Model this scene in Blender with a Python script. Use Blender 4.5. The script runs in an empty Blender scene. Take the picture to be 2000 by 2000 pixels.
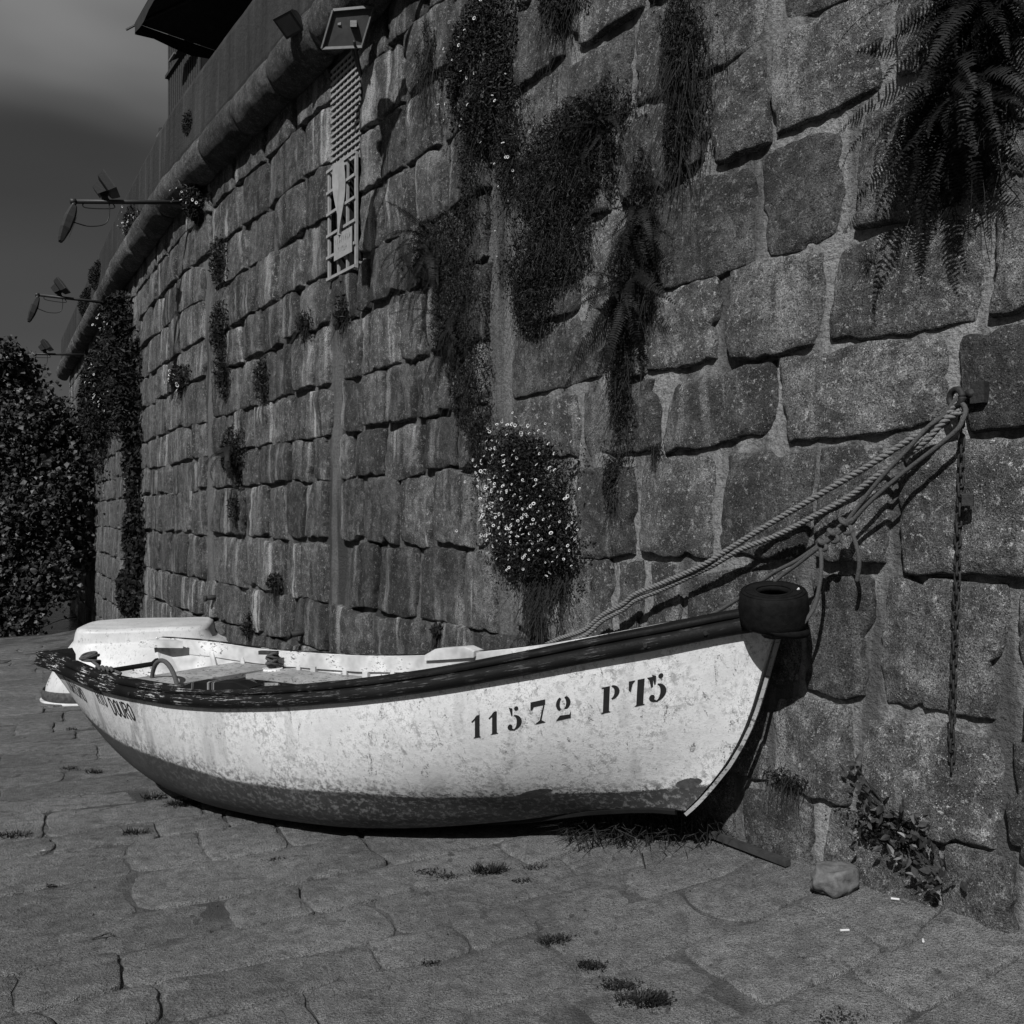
import bpy, bmesh, math, random
import numpy as np
from mathutils import Vector, Matrix, noise, geometry

# ------------------------------------------------------------------ camera, sky, sun, exposure
scene = bpy.context.scene
COL = scene.collection
cam_d = bpy.data.cameras.new('camera'); cam = bpy.data.objects.new('camera', cam_d); COL.objects.link(cam)
cam.location = (0, 0, 1.5); cam.rotation_euler = (math.pi/2, 0, 0)
cam_d.sensor_width = 36; cam_d.lens = 30.6; cam_d.shift_y = 0.004; cam_d.clip_end = 3000; cam_d.clip_start = 0.05
scene.camera = cam
SUN = Vector((-0.574, -1.415, 1.40)).normalized()          # direction towards the sun
world = bpy.data.worlds.new('World'); scene.world = world; world.use_nodes = True
wn, wl = world.node_tree.nodes, world.node_tree.links
wn.clear()
w_out = wn.new('ShaderNodeOutputWorld'); w_bg = wn.new('ShaderNodeBackground'); w_bg.inputs[1].default_value = 0.14
sky = wn.new('ShaderNodeTexSky'); sky.sky_type = 'NISHITA'; sky.sun_disc = False
sky.sun_elevation = math.asin(SUN.z); sky.sun_rotation = math.atan2(SUN.x, SUN.y)
w_bw = wn.new('ShaderNodeRGBToBW')
w_tc = wn.new('ShaderNodeTexCoord'); w_mp = wn.new('ShaderNodeMapping'); w_mp.inputs['Scale'].default_value = (1.0, 1.0, 3.4)
w_mp.inputs['Location'].default_value = (0.35, 0.1, 0.42)
w_no = wn.new('ShaderNodeTexNoise'); w_no.inputs['Scale'].default_value = 2.3; w_no.inputs['Detail'].default_value = 3; w_no.inputs['Roughness'].default_value = .4
w_rp = wn.new('ShaderNodeValToRGB')
w_rp.color_ramp.elements[0].position = .28; w_rp.color_ramp.elements[0].color = (.8, .8, .8, 1)
w_rp.color_ramp.elements[1].position = .66; w_rp.color_ramp.elements[1].color = (1.1, 1.1, 1.1, 1)
w_mu = wn.new('ShaderNodeMix'); w_mu.data_type = 'RGBA'; w_mu.blend_type = 'MULTIPLY'; w_mu.inputs[0].default_value = 1
wl.new(sky.outputs[0], w_bw.inputs[0]); wl.new(w_tc.outputs['Generated'], w_mp.inputs[0]); wl.new(w_mp.outputs[0], w_no.inputs[0])
wl.new(w_no.outputs[0], w_rp.inputs[0]); w_pw = wn.new('ShaderNodeMath'); w_pw.operation = 'POWER'; w_pw.inputs[1].default_value = .5; wl.new(w_bw.outputs[0], w_pw.inputs[0]); wl.new(w_pw.outputs[0], w_mu.inputs[6]);      # thin veil evens the sky out
wl.new(w_rp.outputs[0], w_mu.inputs[7])
w_sp = wn.new('ShaderNodeSeparateXYZ'); wl.new(w_tc.outputs['Generated'], w_sp.inputs[0])      # a dark cloud bank low all round the sky
w_r2 = wn.new('ShaderNodeValToRGB'); w_r2.color_ramp.interpolation = 'EASE'
w_r2.color_ramp.elements[0].position = .30; w_r2.color_ramp.elements[0].color = (.22, .22, .22, 1); w_r2.color_ramp.elements[1].position = .50; w_r2.color_ramp.elements[1].color = (1., 1., 1., 1)
w_m2 = wn.new('ShaderNodeMix'); w_m2.data_type = 'RGBA'; w_m2.blend_type = 'MULTIPLY'; w_m2.inputs[0].default_value = 1
w_ad = wn.new('ShaderNodeMath'); w_ad.operation = 'MULTIPLY_ADD'; w_ad.inputs[1].default_value = .30; w_ad.inputs[2].default_value = -.15; wl.new(w_no.outputs[0], w_ad.inputs[0])
w_a2 = wn.new('ShaderNodeMath'); w_a2.operation = 'ADD'; wl.new(w_sp.outputs[2], w_a2.inputs[0]); wl.new(w_ad.outputs[0], w_a2.inputs[1])
wl.new(w_a2.outputs[0], w_r2.inputs[0]); wl.new(w_mu.outputs[2], w_m2.inputs[6]); wl.new(w_r2.outputs[0], w_m2.inputs[7])
wl.new(w_m2.outputs[2], w_bg.inputs[0]); wl.new(w_bg.outputs[0], w_out.inputs[0])
sun_d = bpy.data.lights.new('sun', 'SUN'); sun_d.energy = 4.7; sun_d.angle = math.radians(.5); sun_d.color = (1, 1, 1)
sun_o = bpy.data.objects.new('sun', sun_d); COL.objects.link(sun_o); sun_o.location = (-5, -15, 14)
sun_o.rotation_euler = SUN.to_track_quat('Z', 'Y').to_euler()
vs = scene.view_settings; vs.view_transform = 'Standard'; vs.look = 'None'; vs.exposure = 0.22; vs.gamma = 1; vs.use_curve_mapping = False
scene.render.engine = 'CYCLES'

# ------------------------------------------------------------------ helpers
rnd = random.Random(7)
R = np.random.RandomState(11)
def org(o):
    v = Vector((0, 0, 0))
    while o: v += o.location; o = o.parent
    return v
def tag(o, label, cat=None, group=None, kind=None):
    if label: o['label'] = label
    if cat: o['category'] = cat
    if group: o['group'] = group
    if kind: o['kind'] = kind
    return o
def thing(name, loc, label, cat, group=None):
    o = bpy.data.objects.new(name, None); COL.objects.link(o); o.location = loc; o.empty_display_size = .1
    return tag(o, label, cat, group)
def link_mesh(name, me, m, parent=None, loc=None, smooth=True):
    o = bpy.data.objects.new(name, me); COL.objects.link(o)
    if m and not me.materials: me.materials.append(m)
    if parent: o.parent = parent
    if loc is not None: o.location = loc
    if smooth: me.polygons.foreach_set('use_smooth', [True]*len(me.polygons))
    return o
def mesh_of(name, verts, faces, attrs=None):
    me = bpy.data.meshes.new(name); me.from_pydata([tuple(v) for v in verts], [], faces); me.update()
    if attrs:
        for k, a in attrs.items():
            at = me.attributes.new(k, 'FLOAT', 'POINT'); at.data.foreach_set('value', np.asarray(a, dtype=np.float32))
    return me
def world_obj(name, verts, faces, m, parent=None, smooth=True, attrs=None, loc=None):
    """vertices given in world metres; the object's origin is loc, or its parent's origin"""
    o0 = org(parent) if parent else Vector((0, 0, 0))
    l = Vector(loc) - o0 if loc is not None else Vector((0, 0, 0))
    base = o0 + l
    vv = np.asarray(verts, float) - np.array(base)
    return link_mesh(name, mesh_of(name, vv.tolist(), faces, attrs), m, parent, l, smooth)
class MB:
    def __init__(s): s.v = []; s.f = []
    def add(s, v, f):
        n = len(s.v); s.v += [tuple(p) for p in v]; s.f += [tuple(i+n for i in q) for q in f]; return s
    def box(s, c, size, rot=None, taper=None):
        c = Vector(c); h = [x/2 for x in size]; vs_ = []
        for z in (-1, 1):
            for y in (-1, 1):
                for x in (-1, 1):
                    p = Vector((x*h[0], y*h[1], z*h[2]))
                    if taper and z > 0: p.x *= taper; p.y *= taper
                    vs_.append(c + (rot @ p if rot else p))
        return s.add(vs_, [(0,2,3,1),(4,5,7,6),(0,1,5,4),(2,6,7,3),(0,4,6,2),(1,3,7,5)])
    def beam(s, a, b, w, h, up=(0,0,1)):
        a, b = Vector(a), Vector(b); d = b-a; L_ = d.length; d.normalize(); up = Vector(up)
        x = d.cross(up).normalized(); y = x.cross(d).normalized()
        m = Matrix((x, d, y)).transposed()
        return s.box((a+b)/2, (w, L_, h), m)
    def tube(s, pts, r, n=8, cap=True):
        pts = [Vector(p) for p in pts]; N_ = len(pts); rr = r if hasattr(r, '__len__') else [r]*N_
        t0 = (pts[1]-pts[0]).normalized(); x = t0.orthogonal().normalized(); base = len(s.v)
        for i, p in enumerate(pts):
            t = (pts[min(i+1, N_-1)]-pts[max(i-1, 0)]).normalized()
            x = (x - t*x.dot(t)); x = x.normalized() if x.length > 1e-6 else t.orthogonal().normalized()
            y = t.cross(x)
            for k in range(n):
                a = 2*math.pi*k/n; s.v.append(tuple(p + (x*math.cos(a)+y*math.sin(a))*rr[i]))
        for i in range(N_-1):
            for k in range(n):
                s.f.append((base+i*n+k, base+i*n+(k+1)%n, base+(i+1)*n+(k+1)%n, base+(i+1)*n+k))
        if cap:
            s.f.append(tuple(base+k for k in range(n))[::-1]); s.f.append(tuple(base+(N_-1)*n+k for k in range(n)))
        return s
    def obj(s, name, m, parent=None, smooth=False, loc=None):
        return world_obj(name, s.v, s.f, m, parent, smooth, None, loc)
def spline(pts, n):
    """Catmull-Rom through pts, n samples per span"""
    P = [Vector(p) for p in pts]; P = [P[0]*2-P[1]] + P + [P[-1]*2-P[-2]]; out = []
    for i in range(1, len(P)-2):
        for k in range(n):
            t = k/n
            out.append(.5*((2*P[i])+(P[i+1]-P[i-1])*t+(2*P[i-1]-5*P[i]+4*P[i+1]-P[i+2])*t*t+(-P[i-1]+3*P[i]-3*P[i+1]+P[i+2])*t**3))
    out.append(P[-2]); return out
def sstep(a, b, x):
    t = np.clip((x-a)/(b-a), 0, 1); return t*t*(3-2*t)
def nz(x, y, z=0.): return noise.noise(Vector((x, y, z)))

# ------------------------------------------------------------------ materials
class NT:
    def __init__(s, name):
        s.m = bpy.data.materials.new(name); s.m.use_nodes = True; s.n = s.m.node_tree.nodes; s.l = s.m.node_tree.links
        s.b = s.n['Principled BSDF']; s.pos = s.n.new('ShaderNodeNewGeometry').outputs['Position']
        s.b.inputs['Specular IOR Level'].default_value = .35
    def put(s, sock, v):
        if isinstance(v, (int, float)): 
            if sock.type == 'RGBA': sock.default_value = (v, v, v, 1)
            else: sock.default_value = v
        elif isinstance(v, tuple): sock.default_value = v
        else: s.l.new(v, sock)
    def noise(s, scale, detail=4, rough=.55, vec=None, stretch=None, dist=0):
        n = s.n.new('ShaderNodeTexNoise'); n.inputs['Scale'].default_value = scale; n.inputs['Detail'].default_value = detail
        n.inputs['Roughness'].default_value = rough; n.inputs['Distortion'].default_value = dist
        v = vec or s.pos
        if stretch:
            mp = s.n.new('ShaderNodeMapping'); mp.inputs['Scale'].default_value = stretch; s.l.new(v, mp.inputs[0]); v = mp.outputs[0]
        s.l.new(v, n.inputs['Vector']); return n.outputs[0]
    def voro(s, scale, feature='F1', vec=None, stretch=None):
        n = s.n.new('ShaderNodeTexVoronoi'); n.inputs['Scale'].default_value = scale; n.feature = feature
        v = vec or s.pos
        if stretch:
            mp = s.n.new('ShaderNodeMapping'); mp.inputs['Scale'].default_value = stretch; s.l.new(v, mp.inputs[0]); v = mp.outputs[0]
        s.l.new(v, n.inputs['Vector']); return n.outputs[0]
    def ramp(s, f, *st):
        n = s.n.new('ShaderNodeValToRGB'); e = n.color_ramp.elements
        while len(e) < len(st): e.new(.5)
        for k, (p, c) in zip(e, st): k.position = p; k.color = (c, c, c, 1)
        s.put(n.inputs[0], f); return n.outputs[0]
    def mix(s, f, a, b, mode='MIX'):
        n = s.n.new('ShaderNodeMix'); n.data_type = 'RGBA'; n.blend_type = mode
        s.put(n.inputs[0], f); s.put(n.inputs[6], a); s.put(n.inputs[7], b); return n.outputs[2]
    def math(s, op, a, b=0., c=None):
        n = s.n.new('ShaderNodeMath'); n.operation = op; s.put(n.inputs[0], a); s.put(n.inputs[1], b)
        if c is not None: s.put(n.inputs[2], c)
        return n.outputs[0]
    def attr(s, name):
        n = s.n.new('ShaderNodeAttribute'); n.attribute_name = name; return n.outputs['Fac']
    def rand(s): return s.n.new('ShaderNodeObjectInfo').outputs['Random']
    def bump(s, h, strength=.5, dist=.02, prev=None):
        n = s.n.new('ShaderNodeBump'); n.inputs['Strength'].default_value = strength; n.inputs['Distance'].default_value = dist
        s.l.new(h, n.inputs['Height'])
        if prev: s.l.new(prev, n.inputs['Normal'])
        return n.outputs[0]
    def done(s, col, rough=.9, normal=None):
        s.put(s.b.inputs['Base Color'], col); s.put(s.b.inputs['Roughness'], rough)
        if normal: s.l.new(normal, s.b.inputs['Normal'])
        return s.m
def simple(name, c, rough=.8, var=.25, scale=30, bump=.15, spec=.35, metal=0):
    t = NT(name); n = t.noise(scale, 5, .6); k = t.ramp(n, (.3, c*(1-var)), (.7, c*(1+var)))
    t.b.inputs['Specular IOR Level'].default_value = spec; t.b.inputs['Metallic'].default_value = metal
    return t.done(k, rough, t.bump(n, bump, .01))
def stone_mat(name, lo, hi, streak=.5, seedrand=True):
    t = NT(name)
    if seedrand:                                     # each block has its own patch of the texture
        va = t.n.new('ShaderNodeVectorMath'); va.operation = 'ADD'; t.l.new(t.pos, va.inputs[0]); cb = t.n.new('ShaderNodeCombineXYZ'); t.put(cb.inputs[0], t.math('MULTIPLY', t.rand(), 37.)); t.put(cb.inputs[1], t.math('MULTIPLY', t.rand(), 61.)); t.l.new(cb.outputs[0], va.inputs[1]); t.pos = va.outputs[0]
    hew = t.noise(5.5, 2, .6)
    big = t.noise(2.6, 3, .65); mid = t.noise(13, 4, .7); fine = t.noise(80, 3, .75); grit = t.noise(190, 2, .7)
    c = t.ramp(big, (.36, lo*.8), (.64, hi*1.05))
    c = t.mix(t.ramp(mid, (.36, .75), (.52, 0.)), c, lo*.5)
    c = t.mix(t.ramp(mid, (.54, 0.), (.66, .65)), c, hi*1.6)
    c = t.mix(t.ramp(t.noise(.8, 4, .7), (.36, .62), (.52, 0.)), c, lo*.5)
    # rain streaks: long in z
    stv = t.noise(7.0, 4, .6, stretch=(1., 1., .10), dist=.3)
    stm = t.noise(.9, 2, .5)
    c = t.mix(t.math('MULTIPLY', t.ramp(stv, (.54, 0.), (.66, 1.)), t.math('MULTIPLY', t.ramp(stm, (.4, .15), (.62, 1.)), streak)), c, hi*2.6)
    c = t.mix(t.math('MULTIPLY', t.ramp(stv, (.34, 1.), (.47, 0.)), min(streak*.9, 1.)), c, lo*.32)
    # pale lichen freckles and mica
    li = t.noise(34, 3, .8); c = t.mix(t.ramp(li, (.57, 0.), (.65, .8)), c, hi*2.0)
    sp = t.voro(120); c = t.mix(t.ramp(sp, (.12, .95), (.22, 0.)), c, t.ramp(t.noise(60, 1), (.47, lo*.2), (.56, hi*2.8)))
    pit = t.ramp(fine, (.34, 0.), (.48, 1.)); c = t.mix(t.math('MULTIPLY', t.math('SUBTRACT', 1., pit), .85), c, lo*.25)
    c = t.mix(1., c, t.ramp(grit, (.32, .25), (.68, 1.75)), 'MULTIPLY')
    if seedrand:
        c = t.mix(1., c, t.ramp(t.rand(), (0., .62), (1., 1.42)), 'MULTIPLY')
    nrm = t.bump(hew, 1., .09); nrm = t.bump(mid, .8, .035, nrm); nrm = t.bump(fine, 1., .022, nrm); nrm = t.bump(grit, .8, .009, nrm)
    return t.done(c, .92, nrm)
M = {}
M['stone'] = stone_mat('granite', .060, .140)
M['stone_mid'] = stone_mat('granite_streaked', .052, .118, 1.4)
M['stone_far'] = stone_mat('granite_far', .066, .125, .7, False)
M['mould'] = stone_mat('granite_moulding', .050, .095, .35)
def mortar_mat():
    t = NT('mortar'); a = t.noise(3, 4, .6); b = t.noise(45, 4, .7); g = t.noise(260, 2, .6)
    c = t.ramp(a, (.3, .15), (.7, .25)); c = t.mix(t.ramp(b, (.38, .6), (.52, 0.)), c, .07)
    st = t.noise(6, 4, .6, stretch=(1, 1, .09)); c = t.mix(t.ramp(st, (.38, .85), (.52, 0.)), c, .04)
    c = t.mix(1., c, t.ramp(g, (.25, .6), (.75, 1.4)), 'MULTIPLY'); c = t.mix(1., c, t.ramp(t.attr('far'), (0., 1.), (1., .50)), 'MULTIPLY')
    return t.done(c, .95, t.bump(g, .5, .004, t.bump(b, .9, .03)))
M['mortar'] = mortar_mat()
def render_mat():
    t = NT('parapet_render'); a = t.noise(1.2, 4, .6); st = t.noise(5, 4, .6, stretch=(1, 1, .07), dist=.2); b = t.noise(70, 4, .7)
    c = t.ramp(a, (.3, .010), (.7, .024)); c = t.mix(t.ramp(st, (.55, 0.), (.72, .7)), c, .06); c = t.mix(t.ramp(st, (.34, .8), (.48, 0.)), c, .006)
    c = t.mix(1., c, t.ramp(b, (.3, .7), (.7, 1.3)), 'MULTIPLY')
    return t.done(c, .9, t.bump(t.noise(12, 4, .7), .7, .03, t.bump(b, .7, .012)))
M['parapet'] = render_mat()
def paving_mat(name, k, joint=False):
    t = NT(name); a = t.noise(1.6, 4, .6); b = t.noise(16, 4, .68); f = t.noise(100, 2, .7); g = t.noise(260, 1, .6)
    c = t.ramp(a, (.35, .085*k), (.65, .135*k)); c = t.mix(t.ramp(b, (.34, .8), (.5, 0.)), c, .055*k)
    c = t.mix(t.ramp(b, (.54, 0.), (.68, .6)), c, .18*k)
    stain = t.noise(5.5, 3, .5, stretch=(1., 1.8, 1)); c = t.mix(t.ramp(stain, (.62, 0.), (.70, .65)), c, .045*k)
    drop = t.noise(11, 2, .4, stretch=(1.3, .8, 1)); c = t.mix(t.ramp(drop, (.70, 0.), (.72, .75)), c, .035)
    c = t.mix(t.ramp(f, (.32, .85), (.45, 0.)), c, .03)
    wv = t.voro(3.1); c = t.mix(t.math('MULTIPLY', t.ramp(wv, (.030, .9), (.045, 0.)), t.ramp(f, (.4, 0.), (.5, 1.))), c, .42)
    c = t.mix(1., c, t.ramp(g, (.30, .4), (.70, 1.6)), 'MULTIPLY')
    c = t.mix(1., c, t.ramp(t.rand(), (0., .82), (1., 1.18)), 'MULTIPLY')
    if joint:
        jn = t.noise(2.6, 3, .6); c = t.mix(t.ramp(jn, (.38, .85), (.58, .10)), c, .026)
    return t.done(c, .85, t.bump(g, .7, .006, t.bump(f, .9, .014, t.bump(b, .6, .026))))
M['paving'] = paving_mat('paving_stone', .98); M['slip'] = paving_mat('paving_joint', .95, True)
M['black'] = simple('black_metal', .012, .45, .3, 40, .1)
M['rust'] = simple('rusty_iron', .014, .7, .5, 60, .5)
M['rubber'] = simple('tyre_rubber', .005, .8, .5, 30, .5, .10)
M['white'] = simple('white_metal', .22, .6, .15, 30, .1)
M['cloth'] = simple('white_cloth', .20, .9, .15, 14, .2)
M['canvas'] = simple('dark_canvas', .012, .9, .4, 9, .2)
M['wood_dark'] = simple('dark_wood', .024, .85, .45, 25, .4)
M['panel'] = simple('panel_back', .05, .6, .25, 12, .1)
M['alu'] = simple('aluminium_edge', .09, .5, .2, 30, .1)
M['dark'] = simple('dark_interior', .006, .95, .2, 8, .1)
M['glass'] = simple('lamp_glass', .05, .15, .2, 8, .0, .6)
M['lamp'] = simple('lamp_housing', .016, .55, .3, 20, .1)
M['rope'] = simple('pale_rope', .13, .9, .35, 160, .5)
M['rope_dark'] = simple('dark_rope', .055, .9, .35, 160, .5)
M['butt'] = simple('paper_white', .45, .9, .05, 50, .05)
def leaf_mat(name, c, rough=.5, hi=2.2, spec=.3):
    t = NT(name); n = t.noise(9, 3, .6); f = t.noise(60, 2, .6)
    k = t.ramp(n, (.3, c*.5), (.72, c*hi)); k = t.mix(1., k, t.ramp(f, (.3, .6), (.7, 1.5)), 'MULTIPLY')
    t.b.inputs['Specular IOR Level'].default_value = spec
    return t.done(k, rough)
M['leaf'] = leaf_mat('creeper_leaf', .0036, .6, 2.0, .2); M['fern'] = leaf_mat('fern_leaf', .0045, .65, 1.8, .2); M['tree'] = leaf_mat('tree_leaf', .013, .5, 2.2, .3)
M['grass'] = leaf_mat('grass_blade', .008, .6, 2.2, .2); M['stem'] = simple('stem', .011, .9, .5, 30, .3); M['drystem'] = simple('dry_root', .03, .9, .6, 40, .3)
M['petal'] = simple('petal', .42, .8, .1, 30, 0); M['flower_eye'] = simple('flower_eye', .02, .9, .2, 60, 0)
def water_mat():
    t = NT('river_water'); t.b.inputs['Specular IOR Level'].default_value = .5
    w = t.noise(1.4, 4, .6, stretch=(.5, 1.6, 1)); w2 = t.noise(7, 3, .6, stretch=(.5, 1.4, 1))
    return t.done(.02, .12, t.bump(w2, .25, .05, t.bump(w, .5, .15)))
M['water'] = water_mat()

# ------------------------------------------------------------------ layout: wall frame and slipway height
WB = (1.087, 3.99); WN = (-.806, -.592)
WALL_T = [-6., 9., 13.1, 24., 25.5]
WALL_X = [1.087+.592*6, 1.087-.592*9, -6.45, -12.1, -12.9]
WALL_Y = [3.99-.806*6, 3.99+.806*9, 14.7, 24.0, 25.3]
SEGN = [(-.806, -.592), (-.843, -.538), (-.855, -.519), (-.855, -.519)]
def wall_n(t):
    c = [(-6., SEGN[0]), (8., SEGN[0]), (10., SEGN[1]), (12.6, SEGN[1]), (13.6, SEGN[2]), (26., SEGN[2])]
    tt = [a for a, _ in c]; x = np.interp(t, tt, [b[0] for _, b in c]); y = np.interp(t, tt, [b[1] for _, b in c])
    l = math.hypot(x, y); return x/l, y/l
def W(t, v, d=0.):
    n = wall_n(t); return Vector((float(np.interp(t, WALL_T, WALL_X)) + n[0]*d, float(np.interp(t, WALL_T, WALL_Y)) + n[1]*d, v))
def wall_right(t):
    n = wall_n(t); return Vector((-n[1], n[0], 0)) * -1 if False else Vector((-n[1], n[0], 0))
def gz(X, Y):
    d = max((X-WB[0])*WN[0] + (Y-WB[1])*WN[1], -1.)
    e = -.18*(1-math.exp(-d/.6)) if d > 0 else -.3*d
    return -.055*(Y-4) + e

# ------------------------------------------------------------------ setting: slipway, river, far bank
def slipway():
    xs = np.concatenate([np.linspace(-34, -6, 29)[:-1], np.linspace(-6, 4, 101), np.linspace(4, 9, 6)[1:]])
    ys = np.concatenate([np.linspace(-4, 1.5, 6)[:-1], np.linspace(1.5, 7, 92), np.linspace(7, 17, 41)[1:]])
    v, f = [], []
    for y in ys:
        for x in xs:
            e = 17.0 + .15*nz(x*.7, 3.) - .13*(x+9)
            yy = min(y, e) if y > 12 else y
            v.append((x, yy, gz(x, yy) + .004*nz(x*5, yy*5) + .003*nz(x*19, yy*19)))
    n = len(xs)
    for j in range(len(ys)-1):
        for i in range(n-1): f.append((j*n+i, j*n+i+1, (j+1)*n+i+1, (j+1)*n+i))
    b = len(v); j = len(ys)-1
    for i in range(n): p = v[j*n+i]; v.append((p[0], p[1]+.12, -2.6))
    for i in range(n-1): f.append((j*n+i, j*n+i+1, b+i+1, b+i))
    o = world_obj('slipway', v, f, M['slip']); tag(o, 'worn stone slipway sloping down to the river', None, None, 'structure'); return o
slip = slipway()
wv = [(-1500, 15.0, -1.12), (1500, 15.0, -1.12), (1500, 2500, -1.12), (-1500, 2500, -1.12), (-60, -30, -1.12), (-33.8, -30, -1.12), (-33.8, 15.0, -1.12), (-60, 15.0, -1.12)]
tag(world_obj('river', wv, [(0, 1, 2, 3), (4, 5, 6, 7)], M['water'], smooth=False), 'dark rippled river beyond the end of the slipway', None, None, 'structure')
def far_bank():
    v, f = [], []; n = 60
    for i in range(n+1):
        x = -700 + 1000*i/n; h = 7 + 7*nz(x*.012, 1.) + 3*nz(x*.05, 2.)
        v += [(x, 330, -1.5), (x, 338, h*.6), (x, 360, h), (x, 500, h*.8)]
    for i in range(n):
        for k in range(3): f.append((i*4+k, i*4+4+k, i*4+5+k, i*4+1+k))
    tag(world_obj('hills', v, f, simple('far_bank_scrub', .03, .95, .5, .2, .4)), 'low dark bank on the far side of the river', None, None, 'structure')
far_bank()

# ---- paving stones (parts of the slipway): cells of a loose layout in ground metres
def paving():
    """worn flags laid in wavering rows that run roughly square to the wall"""
    rs = random.Random(5); ea = Vector((.89, .456)); eb = Vector((-.456, .89)); cells = []
    pitch = .36; wn_ = Vector(WN); wp_ = Vector(WB)
    edges = [-3.6]
    while edges[-1] < 17: edges.append(edges[-1] + rs.uniform(.26, .50)*(1+.02*max(edges[-1], 0)))
    wav = lambda k, a: edges[k] + .07*nz(a*.9, k*3.1, 2.) + .035*nz(a*2.7, k*1.7, 5.) + .016*nz(a*8, k*1.3, 9.)
    for k in range(len(edges)-1):
        a = -17. + rs.random()
        while a < 6:
            w = rs.choice((.34, .48, .62, .80, .95))*rs.uniform(.85, 1.2); a2 = a + w; n_ = max(4, int(w/.05)); sk0 = .10*nz(a*5, k*2.3, 1.); sk1 = .10*nz(a2*5, k*2.3, 1.)
            low = [(a + w*i/n_, wav(k, a + w*i/n_)) for i in range(n_+1)]; up = [(a + w*i/n_, wav(k+1, a + w*i/n_)) for i in range(n_+1)]
            m_ = 7; right = []; left = []
            for i in range(1, m_):
                q = i/m_; right.append((a2 + sk1*math.sin(q*3.1) + .018*nz(a2*7, q*4, k*1.), low[-1][1]*(1-q)+up[-1][1]*q)); left.append((a + sk0*math.sin(q*3.1) + .018*nz(a*7, q*4, k*1.), low[0][1]*(1-q)+up[0][1]*q))
            pl = [ea*x + eb*y for x, y in low + right + up[::-1] + left[::-1]]
            cl = []
            for i in range(len(pl)):                      # trim at the wall foot
                p, q = pl[i], pl[(i+1) % len(pl)]; dp, dq = (p-wp_).dot(wn_)+.05, (q-wp_).dot(wn_)+.05
                if dp >= 0: cl.append(p)
                if (dp >= 0) != (dq >= 0): cl.append(p+(q-p)*(dp/(dp-dq)))
            a = a2
            if len(cl) < 6: continue
            s = sum(cl, Vector((0, 0)))/len(cl)
            if s.y < 1.6 or s.x < -s.y*.9-1.5 or s.x > 3.6 or s.y > 16: continue
            cells.append((s, cl))
    vis = []
    for s, poly in cells:
        if s.y > 16.2 - .13*(s.x+9) - .2: continue
        px = 1000+1700*s.x/max(s.y, .3); py = 1008+1700*(1.5-gz(s.x, s.y))/max(s.y, .3)
        inn = -60 < px < 2060 and py < 2060
        vis.append((inn, s.length, s, poly))
    vis.sort(key=lambda a: (not a[0], a[1]))
    rest = MB()
    for idx, (inn, dist, s, poly) in enumerate(vis):
        gap = rs.choice((.002, .004, .008)); c = sum((p for p in poly), Vector((0, 0)))/len(poly); pts = []
        pts = list(poly)
        for _ in range(1): pts = [(pts[k-1]+pts[k]*2+pts[(k+1) % len(pts)])/4 for k in range(len(pts))]
        out = []
        for p in pts:
            d = (c-p); L_ = d.length; w = .012*nz(p.x*6, p.y*6, idx*.7) + .014*nz(p.x*19, p.y*19, idx) + .010*nz(p.x*48, p.y*48, idx)
            out.append(p + d*((gap+max(w, -gap*.7))/max(L_, .01)))
        top = rs.choice((.002, .004, .007, .011)); tx, ty = rs.uniform(-.022, .022), rs.uniform(-.022, .022)
        v, f = [], []; n_ = len(out)
        rings = [(1.0, -.012), (.992, top*.7), (.97, top), (.72, top+.002), (.4, top+.003)]
        for sc, h in rings:
            for p in out:
                q = c + (p-c)*sc; e = 0 if h < 0 else .004*nz(q.x*3, q.y*3, idx) + .002 + .0035*nz(q.x*14, q.y*14, idx) + tx*(q.x-c.x) + ty*(q.y-c.y)
                v.append((q.x, q.y, gz(q.x, q.y)+h+e))
        v.append((c.x, c.y, gz(c.x, c.y)+top+.004))
        for r_ in range(len(rings)-1):
            for k in range(n_): f.append((r_*n_+k, r_*n_+(k+1) % n_, (r_+1)*n_+(k+1) % n_, (r_+1)*n_+k))
        b = (len(rings)-1)*n_
        for k in range(n_): f.append((b+k, b+(k+1) % n_, len(v)-1))
        if inn and idx < 290: world_obj('paving_stone', v, f, M['paving'], slip, True, None, (c.x, c.y, gz(c.x, c.y)))
        else: rest.add(v, f)
    if rest.v: tag(rest.obj('paving_stones', M['paving'], slip, True), None, None, None, 'stuff')
paving()

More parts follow.
